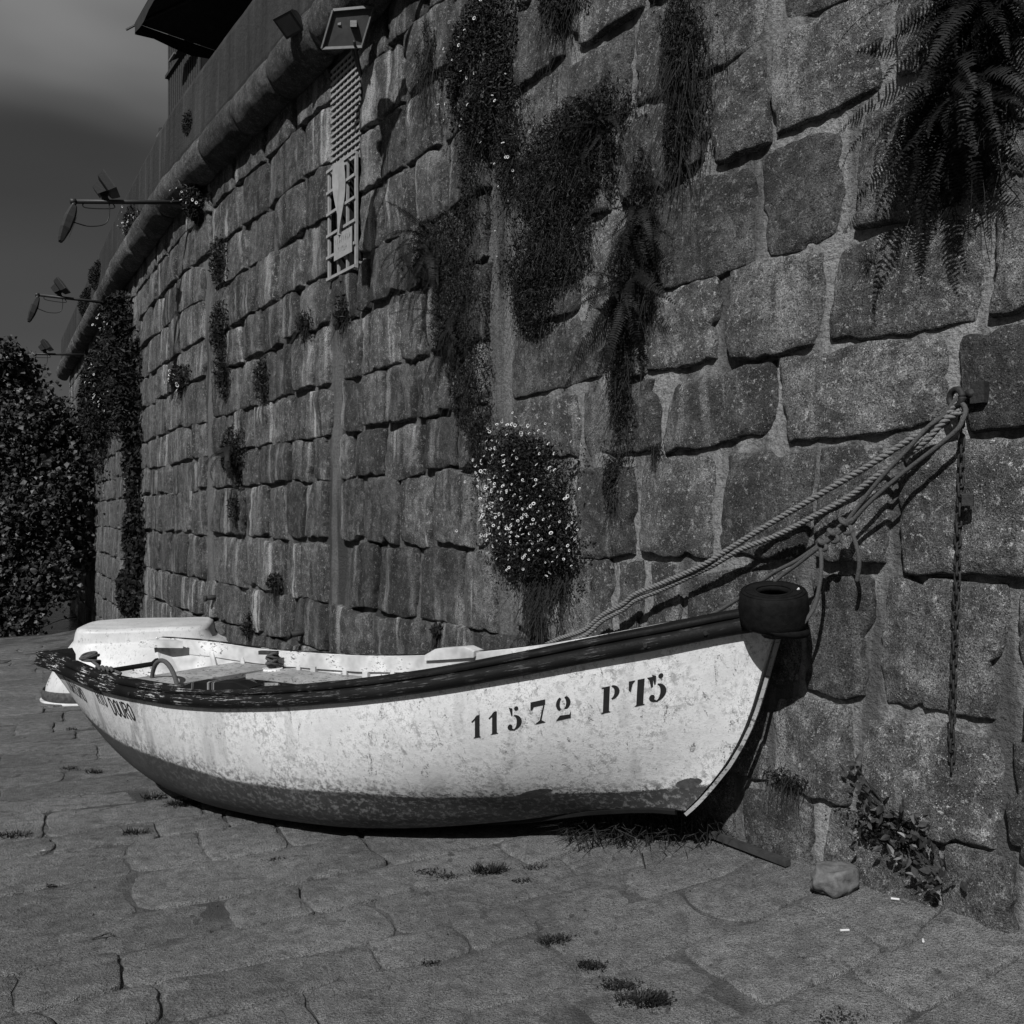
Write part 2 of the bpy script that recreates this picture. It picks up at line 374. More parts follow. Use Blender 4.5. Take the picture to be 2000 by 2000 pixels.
# ------------------------------------------------------------------ stone river wall
wall = thing('stone_wall', (WB[0], WB[1], 0), 'tall quay wall of dark rounded granite blocks with pale mortar joints', 'wall')
ROWV = [-.16, .30, .74, 1.28, 1.81, 2.20, 2.64, 3.16, 3.60, 4.11, 4.60, 5.10, 5.50]
ROWS = {
 0:[(-1.17,-0.91),(-0.90,-0.39),(-0.37,0.02),(0.04,0.52)],
 1:[(-1.37,-1.14),(-1.12,-0.58),(-0.53,-0.14),(-0.12,0.42),(0.44,0.90)],
 2:[(-1.37,-1.17),(-1.14,-0.66),(-0.63,-0.32),(-0.30,0.36),(0.38,0.63),(0.65,0.85),(0.87,1.31),(1.33,1.78),(1.97,2.33),(2.36,2.94),(2.97,3.57),(3.59,4.09),(4.53,5.09),(5.12,5.59),(5.62,6.54),(6.58,7.69),(8.01,8.70),(8.75,9.59),(9.65,10.34)],
 3:[(-1.28,-0.72),(-0.70,-0.38),(-0.36,0.14),(0.16,0.69),(0.71,1.19),(1.21,1.78),(2.09,2.21),(2.23,2.75),(2.77,3.24),(3.26,3.81),(3.83,4.25),(4.55,5.01),(5.02,5.44),(5.46,5.89),(5.91,6.57),(6.62,7.76),(7.99,8.51),(8.54,9.43),(9.49,10.34),(10.42,11.03)],
 4:[(-1.28,-0.98),(-0.94,-0.19),(-0.16,0.51),(0.53,1.12),(1.15,1.78),(2.05,2.39),(2.41,2.86),(2.88,3.47),(3.49,3.98),(4.00,4.27),(4.53,4.83),(4.85,5.33),(5.35,6.19),(6.22,6.82),(6.86,7.76),(7.99,8.32),(8.35,9.59),(9.65,10.57)],
 5:[(-1.30,-1.08),(-1.05,-0.44),(-0.42,0.11),(0.14,0.63),(0.65,0.91),(0.93,1.81),(2.05,2.50),(2.52,2.98),(3.00,3.43),(3.45,3.87),(3.90,4.22),(4.45,5.26),(5.28,5.84),(5.86,6.35),(6.38,6.99),(7.02,7.76),(7.99,8.57),(8.62,9.85),(9.89,10.64)],
 6:[(-1.33,-1.03),(-1.00,-0.55),(-0.50,-0.08),(-0.05,0.65),(0.67,1.09),(1.11,1.72),(2.06,2.42),(2.44,2.81),(2.83,3.22),(3.24,3.88),(3.90,4.22),(4.48,4.80),(4.83,5.31),(5.33,5.73),(5.76,6.26),(6.28,6.71),(6.74,7.76),(8.01,8.97),(9.02,9.92)],
 7:[(-1.30,-1.03),(-1.00,-0.72),(-0.67,-0.15),(-0.13,0.19),(0.21,0.86),(0.88,1.33),(1.36,1.81),(2.06,2.40),(2.42,2.76),(2.78,3.15),(3.17,3.70),(3.72,3.92),(3.94,4.43),(4.46,5.15),(5.18,5.53),(5.56,6.07),(6.10,6.68),(6.71,7.76),(8.03,9.27)],
 8:[(-1.11,-0.62),(-0.60,-0.19),(-0.13,0.34),(0.37,0.71),(0.73,1.30),(1.32,1.78),(2.05,2.55),(2.57,2.99),(3.01,3.48),(3.50,3.90),(4.46,5.03),(5.06,5.66),(5.69,6.29),(6.32,7.09),(7.13,7.76),(8.07,9.11)],
 9:[(-0.91,-0.37),(-0.34,0.13),(0.16,0.63),(0.66,1.24),(1.27,1.78),(2.03,2.62),(2.64,3.13),(3.15,3.54),(3.56,3.90),(4.46,4.98),(5.01,5.79),(5.82,6.52),(6.55,7.76),(8.07,9.27)],
 10:[(-0.10,0.45),(0.49,1.11),(1.15,1.78),(2.03,2.43),(2.46,3.13),(3.17,3.90),(4.46,5.03),(5.07,5.93),(5.97,6.68),(6.72,7.76)],
 11:[(2.03,2.8),(2.85,3.4),(3.45,3.90),(4.46,5.2),(5.25,6.0),(6.05,6.9),(6.95,7.76)],
}
def stone_geo(t0, t1, v0, v1, seed, nu, nv, proud):
    rs = random.Random(seed)
    tc, hw = (t0+t1)/2, (t1-t0)/2; vc, hh = (v0+v1)/2, (v1-v0)/2
    sq = lambda n_: [-1., -.985, -.955] + [(-1+2*k/(n_-1))*.91 for k in range(n_)] + [.955, .985, 1.]
    us, ws = sq(nu), sq(nv); kc = rs.uniform(.08, .34); A = min(.024+.045*min(hw, hh), .040)*rs.uniform(.7, 1.15)
    ska, skb = rs.uniform(-.09, .09), rs.uniform(-.05, .05); so = seed*1.37
    dz_l, dz_r = rs.uniform(-.03, .03), rs.uniform(-.03, .03)
    bot = rs.uniform(0, .012)
    chips = [(rs.uniform(0, 6.283), rs.uniform(.10, .30), rs.uniform(.012, .045)) for _ in range(rs.choice((1, 2, 3, 4)))]
    v, f = [], []; nrm = [wall_n(tc)[0], wall_n(tc)[1]]; e = .05/max(hw, .1); ev = .05/max(hh, .1)
    for w in ws:
        for u in us:                                  # u: -1 left(far) .. +1 right(near)
            a = u*math.sqrt(1-kc*w*w*.5) + ska*w; b = w*math.sqrt(1-kc*u*u*.5)
            t = tc - hw*a; z = vc + hh*b + (dz_l*(1-u)/2 + dz_r*(1+u)/2)*(.3+.7*abs(w))
            edge = max(abs(u), abs(w))
            wob = .030*nz(t*3.1, z*3.1, so) + .015*nz(t*9, z*9, so) + .010*nz(t*22, z*22, so)
            k_ = sstep(.55, 1., edge)
            t += wob*k_*(1 if abs(u) >= abs(w) else .4); z += (wob*.8 + .010*nz(t*13, z*13, so+4))*k_
            if edge > .6:
                an = math.atan2(b, a); ch = sum(q*math.exp(-((an-c_+math.pi) % (2*math.pi)-math.pi)**2/(2*w_*w_*.25)) for c_, w_, q in chips)*k_
                t -= -ch*math.cos(an); z -= ch*math.sin(an)*.9
            if edge > .99: d = -.035
            elif edge > .97: d = .000 + proud*.5
            else:
                pu, pw = 1-abs(u)**7, 1-abs(w)**7
                d = proud + A*(max(pu, 0)*max(pw, 0))**.45 + .026*nz(t*2.3, z*2.3, so+9) + .013*nz(t*7, z*7, so) + .008*nz(t*18, z*18, so) + .004*nz(t*45, z*45, so)
                if w < 0: d += bot*(-w)
            p = W(t, z, d); v.append(tuple(p))
    n_ = len(us)
    for j in range(len(ws)-1):
        for i in range(n_-1): f.append((j*n_+i, j*n_+i+1, (j+1)*n_+i+1, (j+1)*n_+i))
    return v, f, W(tc, vc, 0)
def build_wall():
    rs = random.Random(21); far = MB(); cnt = 0; cand = []
    rows = [(ROWV[i], ROWV[i+1], list(ROWS.get(i, []))) for i in range(12)]
    rows += [(-.62, -.16, []), (-1.12, -.62, []), (-1.7, -1.12, [])]
    for r, (v0, v1, lst) in enumerate(rows):
        hi = max([b for a, b in lst], default=.6 if r > 11 else 0.); lo = min([a for a, b in lst], default=.6)
        t = hi + .03
        if r > 11: t = {12: -3.0, 13: 2.0, 14: 8.0}[r]
        while t < 24.4:
            w = rs.uniform(.42, .85)*(1 if t < 10 else 1.25)
            lst.append((t, min(t+w, 24.6))); t += w + .035
        t = lo - .03
        if r < 12:
            while t > -4.2:
                w = rs.uniform(.4, .75); lst.append((t-w, t)); t -= w + .035
        for a, b in lst:
            tc, vc = (a+b)/2, (v0+v1)/2; P = W(tc, vc)
            y = 1008-1700*(v1*.3+v0*.7-1.5)/max(P.y, .5); x = 1000+1700*P.x/max(P.y, .5)
            if 3.90 < tc < 4.46 and vc > 3.58: continue
            cand.append((a, b, v0, v1, (-1.42 < tc < 10.9 and y > -20 and vc > gz(P.x, P.y)+.02 and y < 1900), r))
    cand.sort(key=lambda c: (not c[4], c[0]))
    for k, (a, b, v0, v1, vis, r) in enumerate(cand):
        tc = (a+b)/2; j0, j1 = rs.uniform(-.012, .010), rs.uniform(-.010, .012)
        g_ = .009 if tc < 1.9 else .001
        nu, nv = (20, 18) if tc < 1.3 else ((14, 12) if tc < 4 else ((10, 8) if tc < 9 else (6, 5)))
        if not vis: nu, nv = (5, 5)
        pr = rs.uniform(.0, .016) + (.010 if tc > 1.9 else .004)
        v, f, c = stone_geo(a+.004, b-.004, v0+g_+j0, v1-g_+j1*.5, k+3, nu, nv, pr)
        if vis and cnt < 298:
            cnt += 1; world_obj('stone', v, f, M['stone'] if tc < 1.9 else M['stone_mid'], wall, True, None, c)
        else: far.add(v, f)
    tag(far.obj('far_stones', M['stone_far'], wall, True), None, None, None, 'stuff')
    # mortar bed behind the stones, open at the window
    ts = np.concatenate([np.arange(-4.3, 3.9, .055), np.arange(3.91, 4.47, .0916), np.arange(4.52, 9, .09), np.arange(9, 24.7, .2)])
    vv = np.concatenate([np.arange(-1.8, -.4, .2), np.arange(-.4, 3.5, .06), [3.53], np.arange(3.6, 5.35, .09), [5.38, 5.46, 5.56]])
    v, f = [], []
    for z in vv:
        for t in ts: 
            n1 = .016*nz(t*2, z*2, 5.) + .011*nz(t*9, z*9, 3.) + .003*nz(t*26, z*26, 8.)
            seam = .018*math.exp(-((t-1.92)/.10)**2) + .014*math.exp(-((t-4.38)/.08)**2)*(z < 3.3) + .012*math.exp(-((t-7.9)/.09)**2)
            v.append(tuple(W(t, z, (.011 if t < 1.85 else -.006)+n1+seam)))
    n = len(ts)
    for j in range(len(vv)-1):
        for i in range(n-1):
            tm, zm = (ts[i]+ts[i+1])/2, (vv[j]+vv[j+1])/2
            if 3.91 < tm < 4.46 and 3.53 < zm < 5.38: continue
            f.append((j*n+i, (j+1)*n+i, (j+1)*n+i+1, j*n+i+1))
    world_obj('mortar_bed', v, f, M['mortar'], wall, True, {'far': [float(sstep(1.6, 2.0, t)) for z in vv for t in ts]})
    # roll moulding, stone by stone, and parapet blocks
    t = -4.3; hid = MB(); rs = random.Random(3)
    while t < 24.4:
        w = rs.uniform(.75, 1.15); v, f = [], []; n1 = 12; n2 = 14; sd = t*3.3; rr = .235*rs.uniform(.97, 1.03)
        for i in range(n1+1):
            k = i/n1; tt = t + .006 + (w-.012)*k; sh = 1-.10*(abs(2*k-1)**8)
            for j in range(n2+1):
                a = math.radians(-100+200*j/n2); r_ = rr*sh + .010*nz(tt*3, a*2, sd) + .006*nz(tt*9, a*5, sd)
                v.append(tuple(W(tt, 5.63+r_*math.sin(a), .10+r_*math.cos(a))))
        for i in range(n1):
            for j in range(n2): f.append((i*(n2+1)+j, i*(n2+1)+j+1, (i+1)*(n2+1)+j+1, (i+1)*(n2+1)+j))
        b0 = len(v)
        for i, fl in ((0, 1), (n1, 0)):
            v.append(tuple(W(t + (.006 if fl else w-.006), 5.63, .0)))
            for j in range(n2):
                q = (len(v)-1, i*(n2+1)+j, i*(n2+1)+j+1); f.append(q[::-1] if fl else q)
        if 4.2 < t < 23: world_obj('moulding_stone', v, f, M['mould'], wall, True, None, W(t+w/2, 5.63))
        else: hid.add(v, f)
        t += w
    tag(hid.obj('moulding_stones', M['mould'], wall, True), None, None, None, 'stuff')
    t = -4.3
    while t < 24.4:
        w = 2.3; v, f = [], []; prof = [(-.55, 5.86), (.17, 5.86), (.185, 5.95), (.175, 6.62), (.15, 6.70), (-.25, 6.72), (-.27, 5.9)]; n1 = 8
        for i in range(n1+1):
            tt = t + .002 + (w-.004)*i/n1
            for d, z in prof: v.append(tuple(W(tt, z + .012*nz(tt*1.5, z, 4.), d + .010*nz(tt*2, z*3, 1.))))
        m_ = len(prof)
        for i in range(n1):
            for j in range(m_-1): f.append((i*m_+j, i*m_+j+1, (i+1)*m_+j+1, (i+1)*m_+j))
        f.append(tuple(range(m_))[::-1]); f.append(tuple(n1*m_+j for j in range(m_)))
        world_obj('parapet_block', v, f, M['parapet'], wall, False, None, W(t+w/2, 6.3)); t += w
    print('wall stones', cnt)
build_wall()
# raised street behind the wall
tv = [W(-4.3, 5.84, -.2), W(9, 5.84, -.2), W(13.1, 5.84, -.2), W(24.4, 5.84, -.2), W(24.4, 5.84, -9), W(-4.3, 5.84, -9)]
tv2 = [Vector((p.x, p.y, -1.5)) for p in tv]
tag(world_obj('terrace', tv+tv2, [(0, 5, 4, 3, 2, 1), (5, 11, 10, 4), (4, 10, 9, 3), (0, 6, 11, 5)], M['parapet'], smooth=False), 'raised street behind the quay wall', None, None, 'structure')

# ------------------------------------------------------------------ window in the wall: lattice screen, grille, cloth, plate
win = thing('barred_window', W(4.18, 3.53), 'narrow window in the quay wall with pale lattice screen and white bars', 'window')
def window():
    t0, t1, z0, z1 = 3.91, 4.46, 3.53, 5.38
    b = MB(); c = [(t0, z0), (t1, z0), (t1, z1), (t0, z1)]
    v = [W(t, z, -.02) for t, z in c] + [W(t, z, -.42) for t, z in c]
    b.add(v, [(0, 1, 5, 4), (1, 2, 6, 5), (2, 3, 7, 6), (3, 0, 4, 7), (4, 5, 6, 7)]); b.obj('recess', M['dark'], win)
    l = MB()
    for k in range(8): t = t0+.02+(t1-t0-.04)*k/7; l.beam(W(t, 4.46, .012), W(t, 5.36, .012), .016, .012, W(t, 0, 1)-W(t, 0, 0))
    for k in range(17): z = 4.47+.89*k/16; l.beam(W(t0, z, .024), W(t1, z, .024), .012, .020, (0, 0, 1))
    l.obj('lattice_screen', M['white'], win)
    for k, t in enumerate((t0+.01, t0+.17, t0+.34, t1-.02)):
        MB().beam(W(t, z0, .05), W(t, 4.48, .05), .03 if k in (0, 3) else .022, .02, W(t, 0, 1)-W(t, 0, 0)).obj('upright_bar', M['white'], win)
    for k in range(6):
        z = z0+.015+.93*k/5; MB().beam(W(t0, z, .066), W(t1, z, .066), .014, .024).obj('cross_bar', M['white'], win)
    br = MB()
    for z in (z0+.05, 4.45):
        for t in (t0+.01, t1-.02): br.beam(W(t, z, -.03), W(t, z, .05), .02, .02)
    br.obj('bracket', M['white'], win)
    v, f = [], []
    for i in range(13):
        k = i/12
        for j in range(5):
            u = j/4; w = .22*(1-.72*k); t = 4.16-.02*k - w*(u-.5) ; v.append(tuple(W(t, 4.47-.62*k, .095+.02*math.sin(u*9+k*5))))
    for i in range(12):
        for j in range(4): f.append((i*5+j, i*5+j+1, (i+1)*5+j+1, (i+1)*5+j))
    world_obj('hanging_cloth', v, f, M['cloth'], win)
    pl = MB().add([W(3.93, 3.66, .082), W(4.27, 3.66, .082), W(4.27, 3.87, .082), W(3.93, 3.87, .082), W(3.93, 3.66, .086), W(4.27, 3.66, .086), W(4.27, 3.87, .086), W(3.93, 3.87, .086)], [(7, 6, 5, 4), (0, 1, 2, 3), (4, 5, 1, 0), (6, 7, 3, 2), (5, 6, 2, 1), (7, 4, 0, 3)]).obj('sign_plate', M['white'], win)
    mk = MB(); rs = random.Random(2)
    for row, z in enumerate((3.79, 3.71)):
        for k in range(8 if row == 0 else 5):
            t = 4.235-.037*k - (.05 if row else 0); h = .042
            mk.beam(W(t, z, .0875), W(t, z+h, .0875), .008, .001, W(t, 0, 1)-W(t, 0, 0))
            if rs.random() < .7: mk.beam(W(t+.004, z+rs.choice((0, .5, 1))*h, .0882), W(t-.018, z+rs.choice((0, .5, 1))*h, .0882), .006, .001, W(t, 0, 1)-W(t, 0, 0))
    mk.obj('faded_lettering', simple('faded_grey', .16, .9, .4, 60, 0), pl)
    MB().box(W(4.18, 3.50, .05), (.05, .05, .05)).obj('bolt', M['rust'], win)
window()

# ------------------------------------------------------------------ the rowing boat
BOW = np.array([1.14, 3.65]); AX = np.array([-.845, .534]); AX = AX/np.linalg.norm(AX); BL = 4.78; NEAR = np.array([-.5342, -.8453])
BS = [0, .05, .1, .2, .3, .4, .5, .6, .7, .8, .87, .92, .96, 1.]
BB = [.46, .51, .56, .64, .695, .72, .71, .665, .585, .46, .345, .24, .145, .035]
BV = [.589, .590, .584, .560, .563, .580, .624, .692, .781, .895, .983, 1.042, 1.092, 1.131]
BK = [.19, .01, -.086, -.195, -.222, -.212, -.186, -.150, -.098, -.014, .062, .118, .162, .182]
STZ = [.10, .18, .25, .326, .42, .514, .60, .679, .77, .86, 1.015, 1.2]; STL = [.53, .4357, .372, .3129, .245, .192, .153, .124, .097, .073, .03, .0]
GWS = [0, .121, .364, .463, .555, .638, .726, .846, .961, 1.]; GWG = [.62, .649, .63, .585, .56, .53, .45, .341, .25, .27]
def cubic(xs, ys):
    xs, ys = np.array(xs, float), np.array(ys, float); d = np.gradient(ys, xs)
    def fn(x):
        i = int(np.clip(np.searchsorted(xs, x)-1, 0, len(xs)-2)); h = xs[i+1]-xs[i]; t = (x-xs[i])/h
        return (2*t**3-3*t**2+1)*ys[i]+(t**3-2*t**2+t)*h*d[i]+(-2*t**3+3*t**2)*ys[i+1]+(t**3-t**2)*h*d[i+1]
    return fn
fB, fV, fK, fG = cubic(BS, BB), cubic(BS, BV), cubic(BS, BK), cubic(GWS, GWG)
HEEL = .02
def hull(s, g, side=1, inset=0.):
    """s 0 stern..1 stem, g 0 keel..1 gunwale, side +1 river side, -1 wall side"""
    b, v, k = fB(s), fV(s), fK(s); f = float(sstep(.55, 1., s)); p = .62+.75*f; q = 1.05-.25*f
    ph = g*math.pi/2; w = math.sin(ph)**p; h = (1-math.cos(ph))**q; z = k+(v-k)*h
    ls = float(np.interp(z, STZ, STL)); le = BL-.42*(1-h); l = le*(1-s)+ls*s
    y = b*w - inset*(.3+.7*w); y = max(y, 0.); z2 = z + inset*(1-w)
    if inset: l = min(l, le-inset)
    P = BOW + AX*l + NEAR*y*side
    return Vector((P[0], P[1], z2 + HEEL/2*y/.72*side))
def hull_n(s, g, side=1):
    e = 1e-3; s1 = min(s, 1-2*e); a = hull(s1+e, g, side)-hull(s1-e, g, side); b = hull(s, min(g+e, 1), side)-hull(s, g-e, side)
    n = a.cross(b).normalized(); return n if n.dot(Vector((NEAR[0]*side, NEAR[1]*side, -.2))) > 0 else -n

def hull_paint():
    t = NT('weathered_boat_paint'); w = t.attr('water'); s = t.attr('along'); gr = t.attr('girth')
    n1 = t.noise(5, 5, .65); n2 = t.noise(34, 6, .74); n3 = t.noise(120, 3, .7); scr = t.noise(20, 6, .78, stretch=(1., 1., .35), dist=1.2)
    wt = t.ramp(n1, (.3, .50), (.6, .62))
    wt = t.mix(t.math('MULTIPLY', t.ramp(n2, (.49, 0.), (.60, .9)), t.ramp(n1, (.40, .15), (.58, .9))), wt, .27)
    wt = t.mix(t.math('MULTIPLY', t.ramp(scr, (.57, 0.), (.63, 1.)), t.ramp(n3, (.45, 0.), (.53, .9))), wt, .09)
    wt = t.mix(t.math('MULTIPLY', t.ramp(n3, (.60, 0.), (.67, .85)), t.ramp(n1, (.4, .4), (.6, 1.))), wt, .11)
    # stains running down towards the stern and grime plus painted-in shade aft, where the side turns away
    stv = t.noise(5.2, 3, .55, stretch=(1., 1., .08)); aft = t.ramp(s, (.08, 1.), (.55, 0.))
    wt = t.mix(t.math('MULTIPLY', t.ramp(stv, (.585, 0.), (.63, .85)), t.math('MAXIMUM', aft, .22)), wt, .07)
    wt = t.mix(t.math('MULTIPLY', t.ramp(n1, (.35, .9), (.6, .6)), aft), wt, .24)
    cs = t.n.new('ShaderNodeCombineXYZ'); t.put(cs.inputs[0], t.math('ADD', t.math('MULTIPLY', s, 95.), t.math('MULTIPLY', gr, 16.))); t.put(cs.inputs[1], t.math('MULTIPLY', gr, 5.))
    sc2 = t.noise(1., 5, .7, vec=cs.outputs[0]); wt = t.mix(t.math('MULTIPLY', t.ramp(sc2, (.60, 0.), (.66, .8)), t.ramp(n2, (.46, 0.), (.56, .8))), wt, .14)
    grime = t.math('MULTIPLY', t.ramp(w, (.0, 1.), (.09, 0.)), t.ramp(n2, (.45, 0.), (.56, 1.)))
    wt = t.mix(grime, wt, .07)
    crk = t.voro(38, 'DISTANCE_TO_EDGE'); wt = t.mix(t.math('MULTIPLY', t.ramp(crk, (.010, .65), (.03, 0.)), t.ramp(n1, (.5, 0.), (.6, 1.))), wt, .2)
    dk = t.ramp(n1, (.3, .028), (.7, .048)); dk = t.mix(t.math('MULTIPLY', t.ramp(n2, (.50, 0.), (.60, .85)), t.ramp(s, (.25, .12), (.6, 1.))), dk, .19); dk = t.mix(t.ramp(n3, (.3, .7), (.45, 0.)), dk, .012)
    edge = t.math('ADD', w, t.math('MULTIPLY', t.math('SUBTRACT', n2, .5), .10))
    edge = t.math('ADD', edge, t.math('MULTIPLY', t.math('SUBTRACT', n3, .5), .03))
    msk = t.ramp(t.math('ADD', edge, .5), (.497, 0.), (.503, 1.))
    c = t.mix(msk, dk, wt)
    # lost paint: two bare patches at the waterline, forward
    def patch(s0, g0, rs_, rg):
        a = t.math('POWER', t.math('DIVIDE', t.math('SUBTRACT', s, s0), rs_), 2.); b = t.math('POWER', t.math('DIVIDE', t.math('SUBTRACT', gr, g0), rg), 2.)
        d = t.math('ADD', t.math('ADD', a, b), t.math('MULTIPLY', t.math('SUBTRACT', n2, .5), 1.6)); return t.ramp(d, (.9, 1.), (1.0, 0.))
    for pp in ((.832, .365, .016, .030), (.978, .285, .012, .035), (.815, .345, .012, .015)): c = t.mix(patch(*pp), c, t.ramp(n2, (.35, .03), (.65, .075)))
    return t.done(c, t.ramp(n2, (.3, .5), (.7, .75)), t.bump(n3, .25, .003, t.bump(n2, .3, .008)))
M['hull'] = hull_paint()
def chip_paint(name, base, chipc, amt, inside=False):
    t = NT(name); n1 = t.noise(4, 3, .6); n2 = t.noise(30, 5, .75, stretch=(1, 1, 2.2))
    if not inside:
        cx = t.n.new('ShaderNodeCombineXYZ'); t.put(cx.inputs[0], t.math('MULTIPLY', t.attr('along'), 26.)); t.put(cx.inputs[1], t.math('MULTIPLY', t.attr('across'), 4.5)); n2 = t.noise(1.6, 7, .76, vec=cx.outputs[0])
    n3 = t.noise(120, 3, .7)
    c = t.ramp(n1, (.3, base*.6), (.7, base*1.6)); m = t.math('MULTIPLY', t.ramp(n2, (.560, 0.), (.582, 1.)), t.ramp(n1, (.5-amt, 0.), (.56-amt, 1.)))
    if not inside: m = t.math('MULTIPLY', m, t.ramp(t.attr('along'), (.1, 1.), (.66, .12)))
    c = t.mix(m, c, chipc)
    t.b.inputs['Specular IOR Level'].default_value = .22 if inside else .10
    return t.done(c, t.ramp(n3, (.3, .5), (.7, .75)), t.bump(n3, .3, .003, t.bump(n2, .35, .004)))
M['rail'] = chip_paint('chipped_black_paint', .0065, .5, .05)
M['inwhite'] = chip_paint('boat_white_paint', .40, .08, -.01, True); M['bench'] = chip_paint('worn_bench_paint', .21, .07, .12, True)
boat = thing('rowing_boat', (-.9, 4.9, gz(-.9, 4.9)), 'white wooden rowing boat with chipped black rail, numbered 11572 PT5, hauled out on the slipway', 'boat')
def build_boat():
    NS, NG = 84, 22; ss_ = [i/NS for i in range(NS+1)]; gs = [(j/NG) for j in range(NG+1)]
    v, f, aw, al, ag = [], [], [], [], []
    def sheet(inset, flip, gtop=1.):
        b0 = len(v); cols = [(1, g) for g in gs[::-1]] + [(-1, g) for g in gs[1:]]
        for s in ss_:
            for side, g in cols:
                v.append(tuple(hull(min(s, .999), max(g*gtop, .001), side, inset))); aw.append((g*gtop-fG(s))*.95); al.append(s); ag.append(g*gtop)
        n = len(cols)
        for i in range(NS):
            for j in range(n-1):
                q = (b0+i*n+j, b0+i*n+j+1, b0+(i+1)*n+j+1, b0+(i+1)*n+j); f.append(q[::-1] if flip else q)
        return b0, n
    sheet(0, False); world_obj('hull', v, f, M['hull'], boat, True, {'water': aw, 'along': al, 'girth': ag})
    v.clear(); f.clear(); aw.clear(); al.clear(); ag.clear()
    sheet(.028, True); ih = world_obj('lining', v, f, M['inwhite'], boat, True)
    # transom: flat raked board, cut lower in the middle
    o_ = [hull(.0, g, 1) for g in gs[::-1]] + [hull(.0, g, -1) for g in gs[1:]]
    m_ = []
    for k in range(21):
        u = -1+2*k/20; yy = u*fB(0)*.999; drop = .175*float(sstep(.86, .66, abs(u)))
        P = BOW+AX*(BL-.42*0-.42*(drop/.45)*.9)+NEAR*(-yy); m_.append(Vector((P[0], P[1], fV(0)-drop)))
    tv = o_[::-1]; ctr = sum(tv, Vector((0, 0, 0)))/len(tv); tr = MB()
    loop = m_[::-1][:-1] + o_[:-1]
    loop = m_[::-1] + o_[1:-1][::-1] if False else (o_ + m_[1:-1][::-1] if (o_[-1]-m_[-1]).length < (o_[-1]-m_[0]).length else o_ + m_[1:-1])
    inn = [p - Vector((AX[0], AX[1], 0))*.035 for p in loop]; n = len(loop)
    tr.add(loop+inn, [tuple(range(n)), tuple(range(n, 2*n))[::-1]] + [(k, (k+1) % n, n+(k+1) % n, n+k) for k in range(n)])
    tr.obj('transom', M['inwhite'], boat)
    cap = MB(); cap.tube([p - Vector((AX[0], AX[1], 0))*.017 + Vector((0, 0, .004)) for p in m_[3:-3]], .026, 6); cap.obj('transom_cap', M['rail'], boat, True)
    # rails: outer half-round, flat cap, on both sides
    def sweep(name, side, prof, s0=0., s1=.992, n=90, m=None, par=None):
        v, f, al, ac = [], [], [], []; k = len(prof)
        for i in range(n+1):
            s = s0+(s1-s0)*i/n; P = hull(s, 1, side); out = hull_n(max(s, .01), .97, side); out.z = 0; out.normalize()
            for jj, (a, b) in enumerate(prof):
                w = .004*nz(s*30, a*50, b*50)
                v.append(tuple(P + out*(a+w) + Vector((0, 0, b+w*.6)))); al.append(s); ac.append(min(jj, k-jj)/k*2)
        for i in range(n):
            for j in range(k): f.append((i*k+j, i*k+(j+1) % k, (i+1)*k+(j+1) % k, (i+1)*k+j))
        f.append(tuple(range(k))); f.append(tuple(n*k+j for j in range(k))[::-1])
        return world_obj(name, v, f, m or M['rail'], par or boat, m is None, {'along': al, 'across': ac})
    half = [(.0, -.030), (.022, -.030), (.036, -.040), (.043, -.058), (.040, -.076), (.028, -.090), (.010, -.098), (-.004, -.098)]
    capp = [(-.055, -.026), (-.055, -.002), (-.046, .004), (.018, .004), (.028, -.003), (.030, -.020), (.022, -.029), (-.03, -.030)]
    for side in (1, -1):
        sweep('rub_rail', side, half); sweep('gunwale_cap', side, capp if side == 1 else [(-.024, -.020), (-.024, .001), (.020, .003), (.028, -.004), (.028, -.026), (-.01, -.028)])
        tp = -.031 if side == 1 else -.004
        sweep('inwale', side, [(-.026, tp-.100), (-.026, tp), (-.050, tp), (-.052, tp-.100)], .06, .80, 50, M['inwhite'])
    # pads for the oars
    for side, s0, s1, mt in ((1, .395, .505, M['rail']), (-1, .515, .60, M['inwhite'])):
        v, f = [], []; n = 16; al = []
        for i in range(n+1):
            k = i/n; s = s0+(s1-s0)*k; P = hull(s, 1, side); out = hull_n(s, .97, side); out.z = 0; out.normalize(); h = .032*min(1, 5*min(k, 1-k))
            for a, b in ((-.075, -.03), (-.075, .004+h), (-.06, .008+h), (.012, .008+h), (.022, .004+h), (.022, 0.)): v.append(tuple(P+out*a+Vector((0, 0, b)))); al.append(s)
        for i in range(n):
            for j in range(5): f.append((i*6+j, i*6+j+1, (i+1)*6+j+1, (i+1)*6+j))
        f.append(tuple(range(6))[::-1]); f.append(tuple(n*6+j for j in range(6)))
        world_obj('oar_pad', v, f, mt, boat, False, {'along': al})
    # stem post and keel strip
    kp = []
    for i in range(26):
        k = i/25; z = 1.06-(1.06-.17)*k; l = float(np.interp(z, STZ, STL)) - .018; P = BOW+AX*l; kp.append(Vector((P[0], P[1], z)))
    st = MB(); pts = kp
    wv = Vector((NEAR[0], NEAR[1], 0))*.010
    vv = []
    for i, p in enumerate(pts):
        t = (pts[min(i+1, len(pts)-1)]-pts[max(i-1, 0)]).normalized(); nn = t.cross(wv.normalized()).normalized()
        if nn.dot(Vector((-AX[0], -AX[1], 0))) < 0: nn = -nn
        vv += [p+wv+nn*.006, p-wv+nn*.006, p-wv*1.1-nn*.010, p+wv*1.1-nn*.010]
    ff = [(4*i+a, 4*i+(a+1) % 4, 4*i+4+(a+1) % 4, 4*i+4+a) for i in range(len(pts)-1) for a in range(4)] + [(3, 2, 1, 0), tuple(4*(len(pts)-1)+a for a in range(4))]
    st.add(vv, ff).obj('stem_post', M['bench'], boat)
